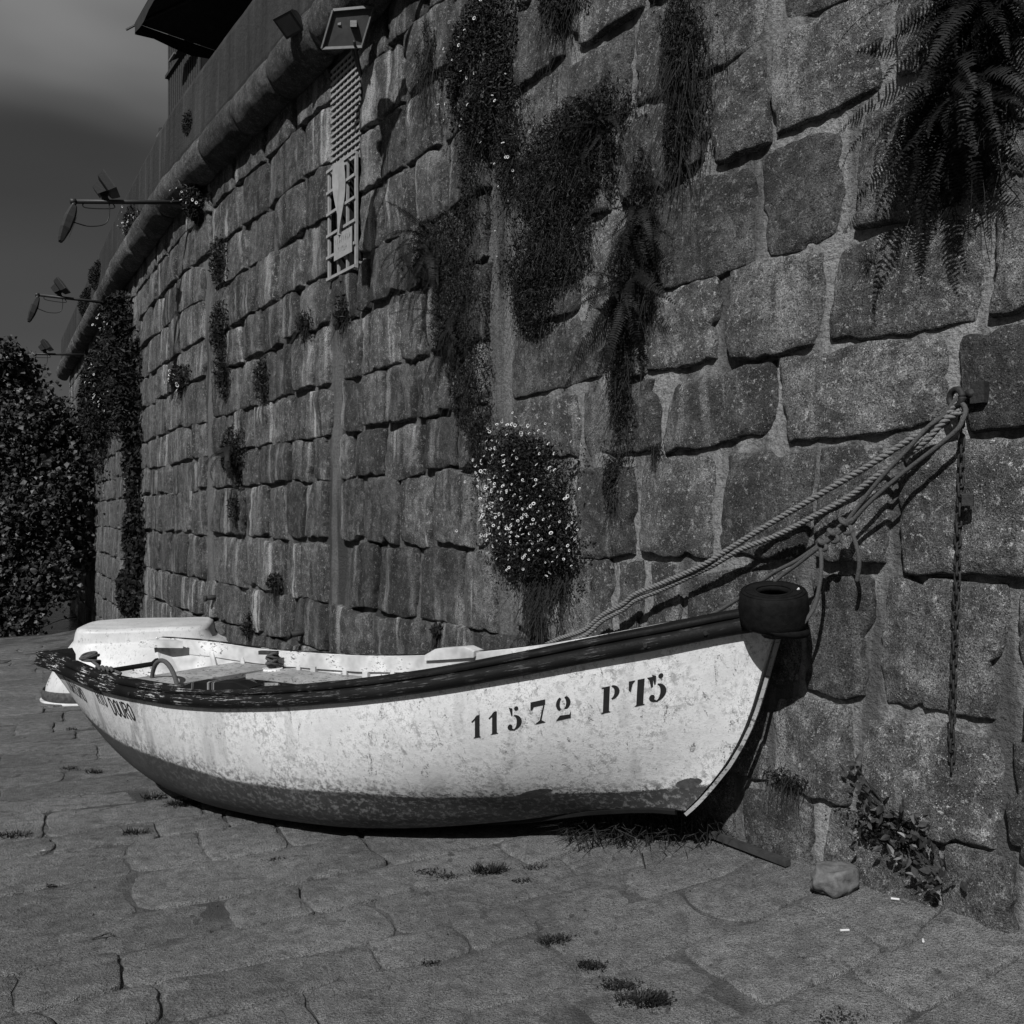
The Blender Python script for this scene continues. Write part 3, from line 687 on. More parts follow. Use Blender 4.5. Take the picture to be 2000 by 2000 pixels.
    kl = MB(); kl.tube([hull(.05+.94*i/40, .001, 1)-Vector((0, 0, .004)) for i in range(41)], .016, 6); kl.obj('keel', M['rail'], boat)
    # seats
    def inner(s, side, z):     # inner face of hull at height z
        lo, hi = .05, 1.
        for _ in range(24):
            m = (lo+hi)/2
            if hull(s, m, side, .03).z < z: lo = m
            else: hi = m
        return hull(s, lo, side, .03)
    def slab(name, a, b, c, d, th, m):
        v = [Vector(p) for p in (a, b, c, d)]; v += [p-Vector((0, 0, th)) for p in v]
        return MB().add(v, [(0, 1, 2, 3), (7, 6, 5, 4), (0, 4, 5, 1), (1, 5, 6, 2), (2, 6, 7, 3), (3, 7, 4, 0)]).obj(name, m, boat)
    zb = .430; inw = Vector((NEAR[0], NEAR[1], 0))
    prev = None; v, f = [], []; n = 24
    for i in range(n+1):
        s = .13+.52*i/n; p = inner(s, -1, zb); q = p + inw*.30
        v += [p, q, q-Vector((0, 0, .03)), p-Vector((0, 0, .03))]
    for i in range(n):
        for a in range(4): f.append((4*i+a, 4*i+(a+1) % 4, 4*i+4+(a+1) % 4, 4*i+4+a))
    f += [(0, 1, 2, 3), (4*n+3, 4*n+2, 4*n+1, 4*n)]
    world_obj('side_bench', v, f, M['bench'], boat, False)
    slab('stern_thwart', inner(.12, 1, zb+.012), inner(.215, 1, zb+.012), inner(.235, -1, zb+.012), inner(.14, -1, zb+.012), .032, M['bench'])
    slab('middle_thwart', inner(.52, 1, zb-.02), inner(.565, 1, zb-.02), inner(.565, -1, zb-.034), inner(.52, -1, zb-.034), .03, M['bench'])
    slab('floor_boards', inner(.12, 1, .05), inner(.75, 1, .05), inner(.75, -1, .05), inner(.12, -1, .05), .02, M['dark'])
    slab('bench_apron', inner(.228, 1, zb-.022), inner(.229, 1, zb-.022), inner(.247, -1, zb-.022), inner(.246, -1, zb-.022), .045, M['bench'])
    for s in (.30, .40, .50, .60):
        p = inner(s, -1, zb)+inw*.012; MB().box(p+Vector((0, 0, .018)), (.045, .03, .036), Matrix.Rotation(math.atan2(AX[1], AX[0]), 3, 'Z')).obj('spacer_block', M['inwhite'], boat)
    for s in (.10, .16, .27, .36, .45, .54, .63, .72):
        for side in (1, -1):
            pts = [hull(s, g, side, .04) for g in (.35, .45, .55, .65, .75, .85, .93)]; MB().tube(pts, .02, 6).obj('rib', M['inwhite'], boat)
    for s, w in ((.275, .13), (.40, .04)):
        p = inner(s, -1, zb)+inw*.27; MB().box(p-Vector((0, 0, .20)), (w, .03, .335), Matrix.Rotation(math.atan2(AX[1], AX[0]), 3, 'Z')).obj('bench_leg', M['bench'], boat)
    # quarter knee at the stern corners
    for side in (1, -1):
        p0 = hull(.0, 1, side); p1 = hull(.065, 1, side); ai = Vector((-NEAR[0]*side, -NEAR[1]*side, 0)); fw = Vector((-AX[0], -AX[1], 0))
        a = p0+fw*.03+ai*.03; b = p0+fw*.32+ai*.05; c = p0+fw*.03+ai*.20
        vv = [a, b, c]; vv = [p+Vector((0, 0, .003)) for p in vv]+[p-Vector((0, 0, .05)) for p in vv]
        MB().add(vv, [(0, 1, 2), (5, 4, 3), (0, 3, 4, 1), (1, 4, 5, 2), (2, 5, 3, 0)]).obj('quarter_knee', M['rail'] if side == 1 else M['inwhite'], boat)
    # hose loop standing in the stern, cleat on the far bench
    a, b = Vector((-2.36, 5.70, .40)), Vector((-2.07, 5.42, .34)); mid = (a+b)/2
    pts = []
    for i in range(17):
        k = i/16; x = -math.cos(k*math.pi); pts.append(mid+(b-a)*.5*x*1.0+Vector((0, 0, .21*math.sin(k*math.pi)-.02*k)))
    MB().tube(pts, .0145, 8).obj('hose_loop', M['rope_dark'], boat, True)
    c = inner(.235, -1, zb)+inw*.09
    MB().tube([c, c+Vector((0, 0, .13))], [.028, .024], 10).obj('cleat_post', M['rust'], boat, True)
    MB().beam(c+Vector((-.10, .035, .115)), c+Vector((.04, -.015, .12)), .028, .026).obj('cleat_arm', M['wood_dark'], boat)
    MB().tube([c+Vector((0, 0, -.002)), c+Vector((0, 0, .012))], [.075, .07], 14).obj('cleat_base', M['inwhite'], boat)
    MB().tube([c+Vector((.036*math.cos(q)*(1+.15*math.sin(q*3.3)), .036*math.sin(q), .03+.085*i/60+.012*math.sin(q*1.7))) for i, q in enumerate([i*.55 for i in range(60)])], .010, 6).obj('rope_lashing', M['rope_dark'], boat, True)
    for s in (.30, .33, .90, .945):
        p = hull(s, 1, 1)+hull_n(s, .97, 1)*.043-Vector((0, 0, .058)); MB().tube([p, p+hull_n(s, .97, 1)*.006], .009, 8).obj('bolt', M['rust'], boat)
    # lettering painted on the planks
    inkm = simple('stencil_black', .010, .7, .3, 60, .1); ink2 = simple('faded_letter_paint', .035, .8, .4, 40, .1)
    def arc(cx, cy, rx, ry, a0, a1, n=10): return [(cx+rx*math.cos(math.radians(a0+(a1-a0)*i/n)), cy+ry*math.sin(math.radians(a0+(a1-a0)*i/n))) for i in range(n+1)]
    five = [[(.14, 1.0), (.36, .93), (.36, .64), (.30, .60)], arc(.60, .90, .13, .09, 0, 350, 12), arc(.42, .30, .52, .34, 82, -78) + arc(.42, .30, .22, .30, -84, 84), arc(.22, .14, .15, .12, 0, 300, 10), [(.10, .10), (.20, .0), (.55, -.06), (.52, -.02), (.30, .10)]]
    GL = {'1': [[(.34, .05), (.64, .05), (.64, 1.), (.46, 1.), (.34, .92)], [(.22, 0), (.76, 0), (.64, .05), (.34, .05)], [(.10, .76), (.34, .90), (.34, .82), (.16, .72)]],
          '5': five,
          '7': [[(.02, 1.), (.92, 1.), (.92, .78), (.22, .78), (.14, .66), (.02, .66)], [(.80, .76), (.88, .76), (.70, .14), (.60, .14)], [(.60, .14), (.70, .14), (.98, 0), (.30, 0)]],
          '2': [arc(.40, .70, .36, .30, 110, 250) + arc(.46, .70, .20, .24, 240, 120), arc(.52, .70, .40, .30, 70, -60) + arc(.46, .70, .20, .26, -70, 64), [(.06, 0), (.96, 0), (.96, .30), (.88, .16), (.30, .20)]],
          'P': [[(.12, .05), (.44, .05), (.44, 1.), (.12, 1.)], [(.0, 0), (.56, 0), (.44, .05), (.12, .05)], [(.0, 1.), (.12, 1.), (.12, .95), (.03, .96)], arc(.54, .74, .42, .27, 88, -84) + arc(.50, .74, .20, .22, -80, 84)],
          'T': [[(.30, .05), (.66, .05), (.66, 1.), (.30, 1.)], [(.18, 0), (.78, 0), (.66, .05), (.30, .05)], [(-.16, 1.), (.18, 1.), (.04, .88), (-.04, .60), (-.14, .66)], [(.78, 1.), (1.10, 1.), (1.12, .62), (1.02, .60), (.90, .90)]]}
    def frame(s, g):
        e = .004; a = (hull(s+e, g)-hull(s-e, g)); b = (hull(s, g+e)-hull(s, g-e)); return a.length/(2*e), b.length/(2*e), a.normalized().dot(b.normalized())
    def put_polys(name, polys, s0, g0, h, wdt, m, sk=0.):
        ls_, lg_, c = frame(s0, g0); v, f = [], []
        for poly in polys:
            b0 = len(v)
            for x, y in poly:
                a_, u_ = x*wdt, y*h
                s = s0+(a_+sk*u_)/ls_; g = g0+u_/lg_; v.append(tuple(hull(s, g)+hull_n(s, g)*.0025))
            f.append(tuple(range(b0, len(v))))
        return world_obj(name, v, f, m, boat, False)
    for ch, s, g in (('1', .7575, .727), ('1', .7735, .728), ('5', .7915, .731), ('7', .8125, .733), ('2', .8345, .729), ('P', .8735, .718), ('T', .898, .719), ('5', .9115, .725)):
        big = 1.1 if s > .87 else 1.0
        put_polys('painted_number' if ch.isdigit() else 'painted_letter', GL[ch], s, g, .116*big, .076*big, inkm, -.08)
    ST = {'R': [[(0, 0), (0, 1), (.7, .95), (.75, .6), (0, .5)], [(.3, .5), (.8, 0)]], 'I': [[(.2, 0), (.2, 1)]], 'O': [[(.4, 0), (.05, .2), (.05, .8), (.4, 1), (.75, .8), (.75, .2), (.4, 0)]], 'D': [[(0, 0), (0, 1), (.5, .95), (.75, .7), (.75, .3), (.5, .05), (0, 0)]],
          'U': [[(0, 1), (0, .2), (.35, 0), (.7, .2), (.7, 1)]], 'T': [[(.4, 0), (.4, 1)], [(0, 1), (.8, 1)]], 'S': [[(.7, .9), (.3, 1), (.05, .75), (.7, .3), (.4, 0), (0, .1)]], 'M': [[(0, 0), (0, 1), (.4, .4), (.8, 1), (.8, 0)]]}
    def strokes(name, text, s0, g0, h, w, th, m, sk=-.45):
        polys = []; x0 = 0
        for ch in text:
            for pl in ST.get(ch, []):
                for (ax_, ay), (bx_, by) in zip(pl, pl[1:]):
                    ax2, bx2 = ax_*w+x0, bx_*w+x0; dx, dy = bx2-ax2, (by-ay)*h; L_ = math.hypot(dx, dy) or 1; nx, ny = -dy/L_*th, dx/L_*th
                    polys.append([(ax2+nx, ay*h+ny), (bx2+nx, by*h+ny), (bx2-nx, by*h-ny), (ax2-nx, ay*h-ny)])
            x0 += w*(.62 if ch in ' I' else 1.06)
        return put_polys(name, polys, s0, g0, 1., 1., m, sk)
    strokes('painted_name', 'TURISMO', .066, .80, .080, .046, .0055, ink2)
    strokes('painted_name', 'RIO', .184, .845, .085, .046, .0055, ink2)
    strokes('painted_name', 'DOURO', .224, .820, .090, .050, .0062, inkm)
build_boat()

# ------------------------------------------------------------------ upturned dinghy behind the stern
def dinghy():
    c0 = Vector((-3.97, 9.75, 0)); g0 = gz(c0.x, c0.y)
    root = thing('upturned_dinghy', (c0.x, c0.y, g0), 'white dinghy lying upside down on the slipway behind the rowing boat', 'boat')
    ax = Vector((.97, .24, 0)).normalized(); ay = Vector((-ax.y, ax.x, 0))
    def ring(cx, cy, rx, ry, z, p, n=64):
        out = []
        for k in range(n):
            a = 2*math.pi*k/n; c, s = math.cos(a), math.sin(a)
            x = cx+rx*math.copysign(abs(c)**(2/p), c); y = cy+ry*math.copysign(abs(s)**(2/p), s)
            q = c0+ax*x+ay*y; out.append((q.x, q.y, z + .012*nz(q.x*2, q.y*2, z*3)))
        return out
    def gz_ring(r, h): return [(x, y, gz(x, y)*.4+g0*.6+h+(z-0)*0) for x, y, z in r]
    levels = [(0, 0, 1.09, .80, .05, 3.2), (0.00, 0, 1.075, .785, .17, 3.2), (.0, 0, 1.03, .745, .28, 3.2), (-.02, 0, .95, .69, .39, 3.4), (-.04, .0, .85, .62, .50, 3.8), (-.07, .02, .76, .56, .58, 4.5), (-.09, .02, .71, .54, .61, 5.5), (-.10, .02, .68, .53, .70, 6), (-.10, .02, .665, .515, .735, 6), (-.10, .02, .62, .47, .746, 6)]
    v, f = [], []; n = 64
    for L_ in levels:
        r_ = ring(*L_[:4], 0, L_[5]); v += [(x, y, g0+L_[4] + (gz(x, y)-g0)*(1-L_[4]/.7)*.7 + z) for x, y, z in r_]
    for i in range(len(levels)-1):
        for k in range(n): f.append((i*n+k, i*n+(k+1) % n, (i+1)*n+(k+1) % n, (i+1)*n+k))
    f.append(tuple((len(levels)-1)*n+k for k in range(n)))
    t = NT('dinghy_paint'); n1 = t.noise(3, 4, .6); n2 = t.noise(18, 5, .7, stretch=(1.6, 1, .7)); n3 = t.noise(70, 3, .7)
    c = t.ramp(n1, (.3, .34), (.65, .48)); c = t.mix(t.math('MULTIPLY', t.ramp(n2, (.56, 0.), (.64, .85)), t.ramp(n3, (.45, 0.), (.55, 1.))), c, .12); c = t.mix(t.ramp(n2, (.34, .5), (.47, 0.)), c, .33)
    world_obj('hull', v, f, t.done(c, .45, t.bump(n2, .2, .006)), root, True)
    rv, rf = [], []; prof = [(1.105, .815, .135), (1.115, .825, .11), (1.115, .825, .045), (1.10, .81, .03)]
    for rx, ry, z in prof: rv += [(x, y, g0+z+(gz(x, y)-g0)*.66+q) for x, y, q in ring(0, 0, rx, ry, 0, 3.2)]
    for i in range(3):
        for k in range(n): rf.append((i*n+k, i*n+(k+1) % n, (i+1)*n+(k+1) % n, (i+1)*n+k))
    world_obj('rubbing_strip', rv, rf, simple('grey_rubber_strip', .045, .8, .6, 30, .3), root)
    rv2 = [(x, y, g0+.028+(gz(x, y)-g0)*.66+q) for x, y, q in ring(0, 0, 1.13, .84, 0, 3.2)]+[(x, y, g0+.005+(gz(x, y)-g0)*.66+q) for x, y, q in ring(0, 0, 1.125, .835, 0, 3.2)]
    world_obj('rim', rv2 + [(x, y, g0+.02+(gz(x, y)-g0)*.66) for x, y, q in ring(0, 0, 1.0, .7, 0, 3.2)], [(k, (k+1) % n, n+(k+1) % n, n+k) for k in range(n)]+[(2*n+k, 2*n+(k+1) % n, (k+1) % n, k) for k in range(n)], M['inwhite'], root)
    # faded registration digits near the end
    for k in range(3):
        mk = MB(); a = math.radians(188+6*k); r1 = ring(0, 0, 1.07, .775, 0, 3.2, 360)
        p = Vector(r1[190+7*k]); q = Vector(r1[193+7*k]); p.z = g0+.22+(gz(p.x, p.y)-g0)*.5; q.z = p.z
        for h in (0, .045, .09): mk.beam(p+Vector((-.03, -.02, h)), q+Vector((-.03, -.02, h)), .004, .012)
        mk.beam(q+Vector((-.03, -.02, 0)), q+Vector((-.03, -.02, .09)), .012, .004)
        mk.obj('painted_number', M['panel'], root)
dinghy()

# ------------------------------------------------------------------ tyre on the stem
def tyre():
    c = Vector((1.065, 3.545, 1.128)); ax = Vector((-.08, -.22, 1)).normalized(); x = ax.orthogonal().normalized(); y = ax.cross(x)
    root = thing('bow_tyre', c, 'small black rubber tyre lashed flat on the stem of the rowing boat', 'tyre')
    prof = [(.058, .058), (.064, .068), (.090, .079), (.118, .076), (.136, .062), (.142, .035), (.143, 0), (.142, -.035), (.136, -.062), (.118, -.076), (.090, -.079), (.064, -.068), (.058, -.058), (.070, -.045), (.108, -.04), (.118, 0), (.108, .04), (.070, .045)]
    n = 56; v, f = [], []; k = len(prof)
    for i in range(n):
        a = 2*math.pi*i/n; d = x*math.cos(a)+y*math.sin(a)
        for j, (r, h) in enumerate(prof):
            sag = .014*max(0, d.dot(Vector((.6, -.5, 0)))) if h < 0 else 0
            rr = r*(1+.02*math.sin(a*2+.5)); groove = .0035 if (j in (5, 7) ) else 0
            v.append(tuple(c+d*(rr-groove)+ax*(h-sag)))
    for i in range(n):
        for j in range(k): f.append((i*k+j, i*k+(j+1) % k, ((i+1) % n)*k+(j+1) % k, ((i+1) % n)*k+j))
    world_obj('tread', v, f, M['rubber'], root)
    def tor(R_, r_, h, name, m, ky=1.):
        b = MB(); pts = [c+(x*math.cos(q)+y*math.sin(q)*ky)*R_+ax*h for q in [2*math.pi*i/40 for i in range(41)]]; b.tube(pts, r_, 6); return b.obj(name, m, root, True)
    tor(.072, .005, .073, 'bead', M['rubber']); tor(.112, .0025, .078, 'sidewall_line', M['rubber']); tor(.125, .002, .072, 'sidewall_line', M['rubber'])
    pts = []
    for i in range(25):
        a = math.radians(-150+210*i/24); pts.append(c+Vector((.112*math.cos(a)+.012, .10*math.sin(a)-.008, -.076-.022*math.sin(math.pi*i/24))))
    MB().tube(pts, .018, 8).obj('rubber_flap', M['rubber'], root, True)
    b = MB(); cc = c - ax*.03                       # stem head showing in the hole
    b.tube([cc-ax*.09, cc+ax*.02, cc+ax*.035], [.05, .045, .03], 9); b.obj('stem_head', M['wood_dark'], root)
    for i, (dx, dy, h) in enumerate(((-.03, -.045, .045), (.02, -.04, .05), (.085, -.035, .079), (-.045, -.128, -.02))):
        q = c+Vector((dx, dy, 0))+ax*h; b = MB(); b.tube([q, q+Vector((.006, -.003, .004)), q+Vector((.012, .002, .001))], [.002, .006, .002], 6); b.obj('paint_fleck', M['butt'], root)
tyre()

# ------------------------------------------------------------------ mooring ring, chain, padlock, ropes
def resample(pts, step):
    out = [pts[0]]; acc = 0
    for a, b in zip(pts, pts[1:]):
        L_ = (b-a).length; n = max(1, int(L_/step))
        for k in range(1, n+1): out.append(a+(b-a)*k/n)
    return out
def twisted(name, pts, r, m, label, wob=.0):
    P = resample(spline(pts, 10), r*.55); b = MB(); T = 0; prev = P[0]; x = (P[1]-P[0]).orthogonal().normalized()
    strands = [[], [], []]
    for i, p in enumerate(P):
        t = (P[min(i+1, len(P)-1)]-P[max(i-1, 0)]).normalized(); x = (x-t*x.dot(t)).normalized(); y = t.cross(x)
        T += (p-prev).length; prev = p; ph = T/(r*5.2)*2*math.pi
        for k in range(3):
            a = ph+k*2*math.pi/3; strands[k].append(p+(x*math.cos(a)+y*math.sin(a))*r*.5)
    for s in strands: b.tube(s, r*.55, 6)
    o = b.obj(name, m, None, True, P[0]); tag(o, label, 'rope'); return o
def cordage(name, paths, r, m, label, cat='rope'):
    b = MB()
    for p in paths: b.tube(resample(spline(p, 8), r), r, 8)
    o = b.obj(name, m, None, True, paths[0][0]); tag(o, label, cat); return o
twisted('mooring_rope', [(1.603, 3.118, 1.906), (1.541, 3.188, 1.83), (1.474, 3.265, 1.776), (1.385, 3.371, 1.698), (1.252, 3.543, 1.588), (1.094, 3.753, 1.457), (0.968, 3.921, 1.346), (0.883, 4.031, 1.273), (0.745, 4.224, 1.181), (0.625, 4.392, 1.108), (0.57, 4.472, 1.048), (0.479, 4.605, 0.976), (0.392, 4.739, 0.88), (0.261, 4.932, 0.802), (0.118, 5.10, 0.70), (.05, 5.05, .62)], .0135, M['rope'], 'thick pale twisted rope from the wall ring into the boat, the upper of the pair')
twisted('mooring_rope', [(1.605, 3.115, 1.876), (1.566, 3.157, 1.841), (1.514, 3.217, 1.765), (1.429, 3.322, 1.681), (1.335, 3.444, 1.578), (1.254, 3.549, 1.512), (1.13, 3.712, 1.418), (1.014, 3.875, 1.350), (0.921, 4.008, 1.272), (0.749, 4.247, 1.150), (0.628, 4.412, 1.075), (0.572, 4.488, 1.017), (0.480, 4.614, 0.946), (.392, 4.72, .85), (.27, 4.90, .77)], .013, M['rope'], 'thick pale twisted rope from the wall ring into the boat, the lower of the pair')
K0 = Vector((1.306, 3.388, 1.468))
def knot_pts(c, r, n=40):
    return [c+Vector((r*(math.sin(a)+1.2*math.sin(2*a))*.62*.8, r*.55*math.sin(3*a), r*(math.cos(a)-1.2*math.cos(2*a))*.55)) for a in [2*math.pi*i/n for i in range(n+1)]]
cordage('tether_rope', [[(1.600, 3.123, 1.917), (1.605, 3.082, 1.882), (1.589, 3.07, 1.838), (1.56, 3.092, 1.787), (1.441, 3.238, 1.649), (1.366, 3.323, 1.554), (1.310, 3.382, 1.468)],
    [(1.60, 3.12, 1.93), (1.562, 3.155, 1.863), (1.52, 3.181, 1.825), (1.465, 3.226, 1.746), (1.395, 3.29, 1.645), (1.33, 3.366, 1.526), (1.296, 3.401, 1.461)],
    knot_pts(K0, .030), knot_pts(K0+Vector((-.035, .038, -.04)), .025), knot_pts(K0+Vector((-.068, .068, -.078)), .020),
    [(1.308, 3.385, 1.476), (1.264, 3.431, 1.424), (1.226, 3.468, 1.386), (1.158, 3.556, 1.315), (1.088, 3.651, 1.256), (0.978, 3.8, 1.132), (0.898, 3.909, 1.06), (0.80, 3.99, 1.00)],
    [(1.301, 3.395, 1.454), (1.258, 3.436, 1.409), (1.219, 3.472, 1.371), (1.158, 3.556, 1.297), (1.104, 3.629, 1.235), (1.03, 3.66, 1.14)],
    [(1.315, 3.375, 1.447), (1.332, 3.364, 1.382), (1.343, 3.365, 1.318), (1.342, 3.389, 1.244)],
    [(1.227, 3.462, 1.383), (1.226, 3.449, 1.299), (1.215, 3.45, 1.203), (1.192, 3.456, 1.122), (1.137, 3.47, 1.052), (1.075, 3.50, 1.035), (1.04, 3.60, 1.05)]],
    .0085, M['rope_dark'], 'thin dark knotted rope tying the bow to the wall ring')
cordage('coiled_rope', [[Vector((-2.60, 5.36, .585))+Vector((.055*math.cos(a)*(1-.015*a)+.012*math.sin(a*.37), .045*math.sin(a), .0016*a+.028*abs(math.sin(a*.43)))) for a in [i*.45 for i in range(70)]], [(-2.57, 5.33, .61), (-2.52, 5.28, .60), (-2.47, 5.25, .575), (-2.43, 5.24, .56), (-2.38, 5.20, .575), (-2.33, 5.19, .56)], [Vector((-2.52+.018*i, 5.27-.011*i, .575+.02*(i % 2))) for i in range(9)]],
    .0095, M['rope_dark'], 'bundle of dark rope coiled on the stern quarter of the rowing boat')
cl = Vector((-1.86, 6.17, .50))
CLT = boat_c = None
ring_o = thing('mooring_ring', W(-.946, 1.94), 'rusty iron mooring ring and staple fixed in the quay wall', 'ring')
def ring():
    c = W(-.995, 1.925, .10); r = Vector((-wall_n(0)[1], wall_n(0)[0], 0)); nn = Vector((WN[0], WN[1], 0)); u = Vector((0, 0, 1))
    e1 = (r*.93+nn*.36).normalized(); pts = [c+(e1*math.cos(a)+u*math.sin(a))*.030 for a in [2*math.pi*i/32 for i in range(33)]]
    MB().tube(pts, .012, 10).obj('ring', M['rust'], ring_o, True)
    q = W(-1.03, 1.94, .0); MB().box(q+nn*.05+r*.028, (.05, .05, .075), Matrix.Rotation(.6, 3, 'Z')).obj('staple', M['rust'], ring_o)
    MB().tube([q-nn*.03, q+nn*.075], .018, 8).obj('eye_bolt', M['rust'], ring_o, True)
ring()
def chain():
    a, b = W(-1.005, 1.86, .075), W(-.965, .575, .075); n = 36; root = thing('hanging_chain', a, 'rusty iron chain hanging from the mooring ring down the wall', 'chain')
    L_ = (b-a).length/n*1.36; w = .018; pts = []
    for i in range(21):
        q = 2*math.pi*i/20; y = math.sin(q)*w*.5; z = math.cos(q)*w*.5 + (L_/2-w*.5)*(1 if math.cos(q) >= 0 else -1); pts.append((y, 0, z))
    m0 = MB().tube(pts, .0043, 6, False); me = mesh_of('link', m0.v, m0.f); me.materials.append(M['rust'])
    me.polygons.foreach_set('use_smooth', [True]*len(me.polygons)); rs = random.Random(4)
    for i in range(n):
        o = bpy.data.objects.new('link', me); COL.objects.link(o); o.parent = root
        p = a+(b-a)*((i+.5)/n); o.location = p-a+Vector((rs.uniform(-.002, .002), 0, 0)); o.rotation_euler = (rs.uniform(-.06, .06), rs.uniform(-.06, .06), -.63+(math.pi/2 if i % 2 else 0)+rs.uniform(-.35, .35))
    p = W(-1.045, 1.56, .115); pd = thing('padlock', p, 'small rusty padlock hanging on the wall chain', 'padlock')
    rz = Matrix.Rotation(-.63, 3, 'Z')
    bm_ = MB(); prof = [(.017, -.024), (.018, -.020), (.018, .016), (.015, .020)]; 
    for i, (h, z) in enumerate(prof):
        for x, y in ((-1, -.42), (1, -.42), (1, .42), (-1, .42)): bm_.v.append(tuple(p+rz @ Vector((x*h, y*h, z))))
    bm_.f += [(3, 2, 1, 0), (12, 13, 14, 15)]+[(4*i+k, 4*i+(k+1) % 4, 4*i+4+(k+1) % 4, 4*i+4+k) for i in range(3) for k in range(4)]
    bm_.obj('lock_body', M['rust'], pd)
    MB().tube([p+rz @ Vector((.011*math.cos(q), 0, .018+.022*math.sin(q))) for q in [math.pi*i/12 for i in range(13)]], .0045, 6).obj('shackle', M['rust'], pd, True)
chain()
for (t, z, ln, lab) in ((5.0, .42, .20, 'short rusty drain pipe low in the wall above the far rail of the boat'), (7.6, .55, .16, 'short rusty pipe stub low in the wall beside the upturned dinghy')):
    o = MB().tube([W(t, z+.02, -.05), W(t, z, ln)], [.032, .028], 10).tube([W(t, z, ln-.02), W(t, z-.002, ln+.004)], [.036, .034], 10).obj('drain_pipe', M['rust'], None, True, W(t, z)); tag(o, lab, 'pipe')

# ------------------------------------------------------------------ lamps on arms along the wall top
def lamp(t, z, L_, tipz, yaw, label, rs):
    base = W(t, z, .0); nx, ny = wall_n(t); nn = Vector((nx, ny, 0)); r = Vector((-ny, nx, 0)); u = Vector((0, 0, 1))
    nn = (nn+r*yaw).normalized(); root = thing('wall_lamp', base, label, 'lamp', 'lamp arms along the top of the quay wall')
    tip = base+nn*L_+u*tipz; d = (tip-base).normalized()
    MB().tube([base-nn*.05, tip], .026, 10).tube([tip-d*.02, tip+d*.04], .034, 10).obj('arm', M['lamp'], root, True)
    MB().box(base+nn*.03, (.16, .16, .16), Matrix.Rotation(math.atan2(ny, nx), 3, 'Z')).obj('wall_bracket', M['lamp'], root)
    p = tip-d*.32+u*.16; fw = (-nn*.75+u*.55+r*.25).normalized(); sx = fw.cross(u).normalized(); up = sx.cross(fw).normalized(); v = []
    for k, (w, h) in ((-.10, (.07, .05)), (.0, (.09, .07)), (.02, (.15, .10)), (.10, (.17, .115)), (.115, (.17, .115))):
        v += [p+fw*k+sx*w*a+up*h*b for a, b in ((-1, -1), (1, -1), (1, 1), (-1, 1))]
    fl = MB().add(v, [(0, 1, 2, 3)]+[(4*i+k, 4*i+(k+1) % 4, 4*i+4+(k+1) % 4, 4*i+4+k) for i in range(4) for k in range(4)]).obj('floodlight', M['black'], root)
    MB().add([p+fw*.117+sx*.15*a+up*.1*b for a, b in ((-1, -1), (1, -1), (1, 1), (-1, 1))], [(0, 1, 2, 3)]).obj('glass', M['glass'], fl)
    MB().beam(tip-d*.34, p-u*.02, .07, .03, r).obj('floodlight_stirrup', M['alu'] if False else M['lamp'], root)
    # street lantern hanging from the tip
    h0 = tip-u*.05-nn*.0; dn = (-u*.93+nn*.30).normalized(); s2 = r; f2 = dn.cross(s2).normalized(); v = []
    sec = [(0., .035, .03), (.06, .075, .045), (.16, .105, .06), (.30, .10, .055), (.42, .065, .035), (.46, .05, .02)]
    for k, w, th in sec: v += [h0+dn*k+s2*w*a+f2*th*b for a, b in ((-1, -.6), (-.55, -1), (.55, -1), (1, -.6), (1, .6), (.55, 1), (-.55, 1), (-1, .6))]
    ln = MB().add(v, [tuple(range(8)), tuple(8*5+k for k in range(8))[::-1]]+[(8*i+k, 8*i+(k+1) % 8, 8*i+8+(k+1) % 8, 8*i+8+k) for i in range(5) for k in range(8)]).obj('lantern', M['lamp'], root)
    MB().add([h0+dn*k+s2*w*a+f2*(-.066) for k, w in ((.09, .06), (.38, .05)) for a in (-1, 1)], [(0, 1, 3, 2)]).obj('lens', M['glass'], ln)
    MB().tube([tip, h0+dn*.05], .03, 8).obj('knuckle', M['lamp'], root, True)
    for k in range(2):
        a, b = p-u*.08, h0+dn*.2-nn*.05; m = tip-d*(.30+.06*k)-u*(.14+.10*k)
        MB().tube(spline([a, a-u*.07-d*.06, m, (m+b)/2-u*.05, b] if k else [a, a-u*.1-d*.10, tip-d*.42-u*.08, tip-d*.12-u*.07, tip-d*.1], 6), .007, 5).obj('cable', M['black'], root, True)
rs_l = random.Random(1)
lamp(8.52, 5.42, 1.36, -.28, 0., 'nearest wall lamp in view, dark arm with floodlight and hanging lantern against the sky', rs_l)
lamp(14.55, 5.38, 1.30, .0, 0., 'middle wall lamp, dark arm with floodlight and lantern above the flowering bush', rs_l)
lamp(19.70, 5.27, 1.25, -.10, 0., 'farthest and smallest wall lamp, just above the leafy tree', rs_l)
lamp(2.74, 5.42, 1.36, -.02, -.08, 'wall lamp beyond the top edge whose shadow crosses the stones beside the window', rs_l)

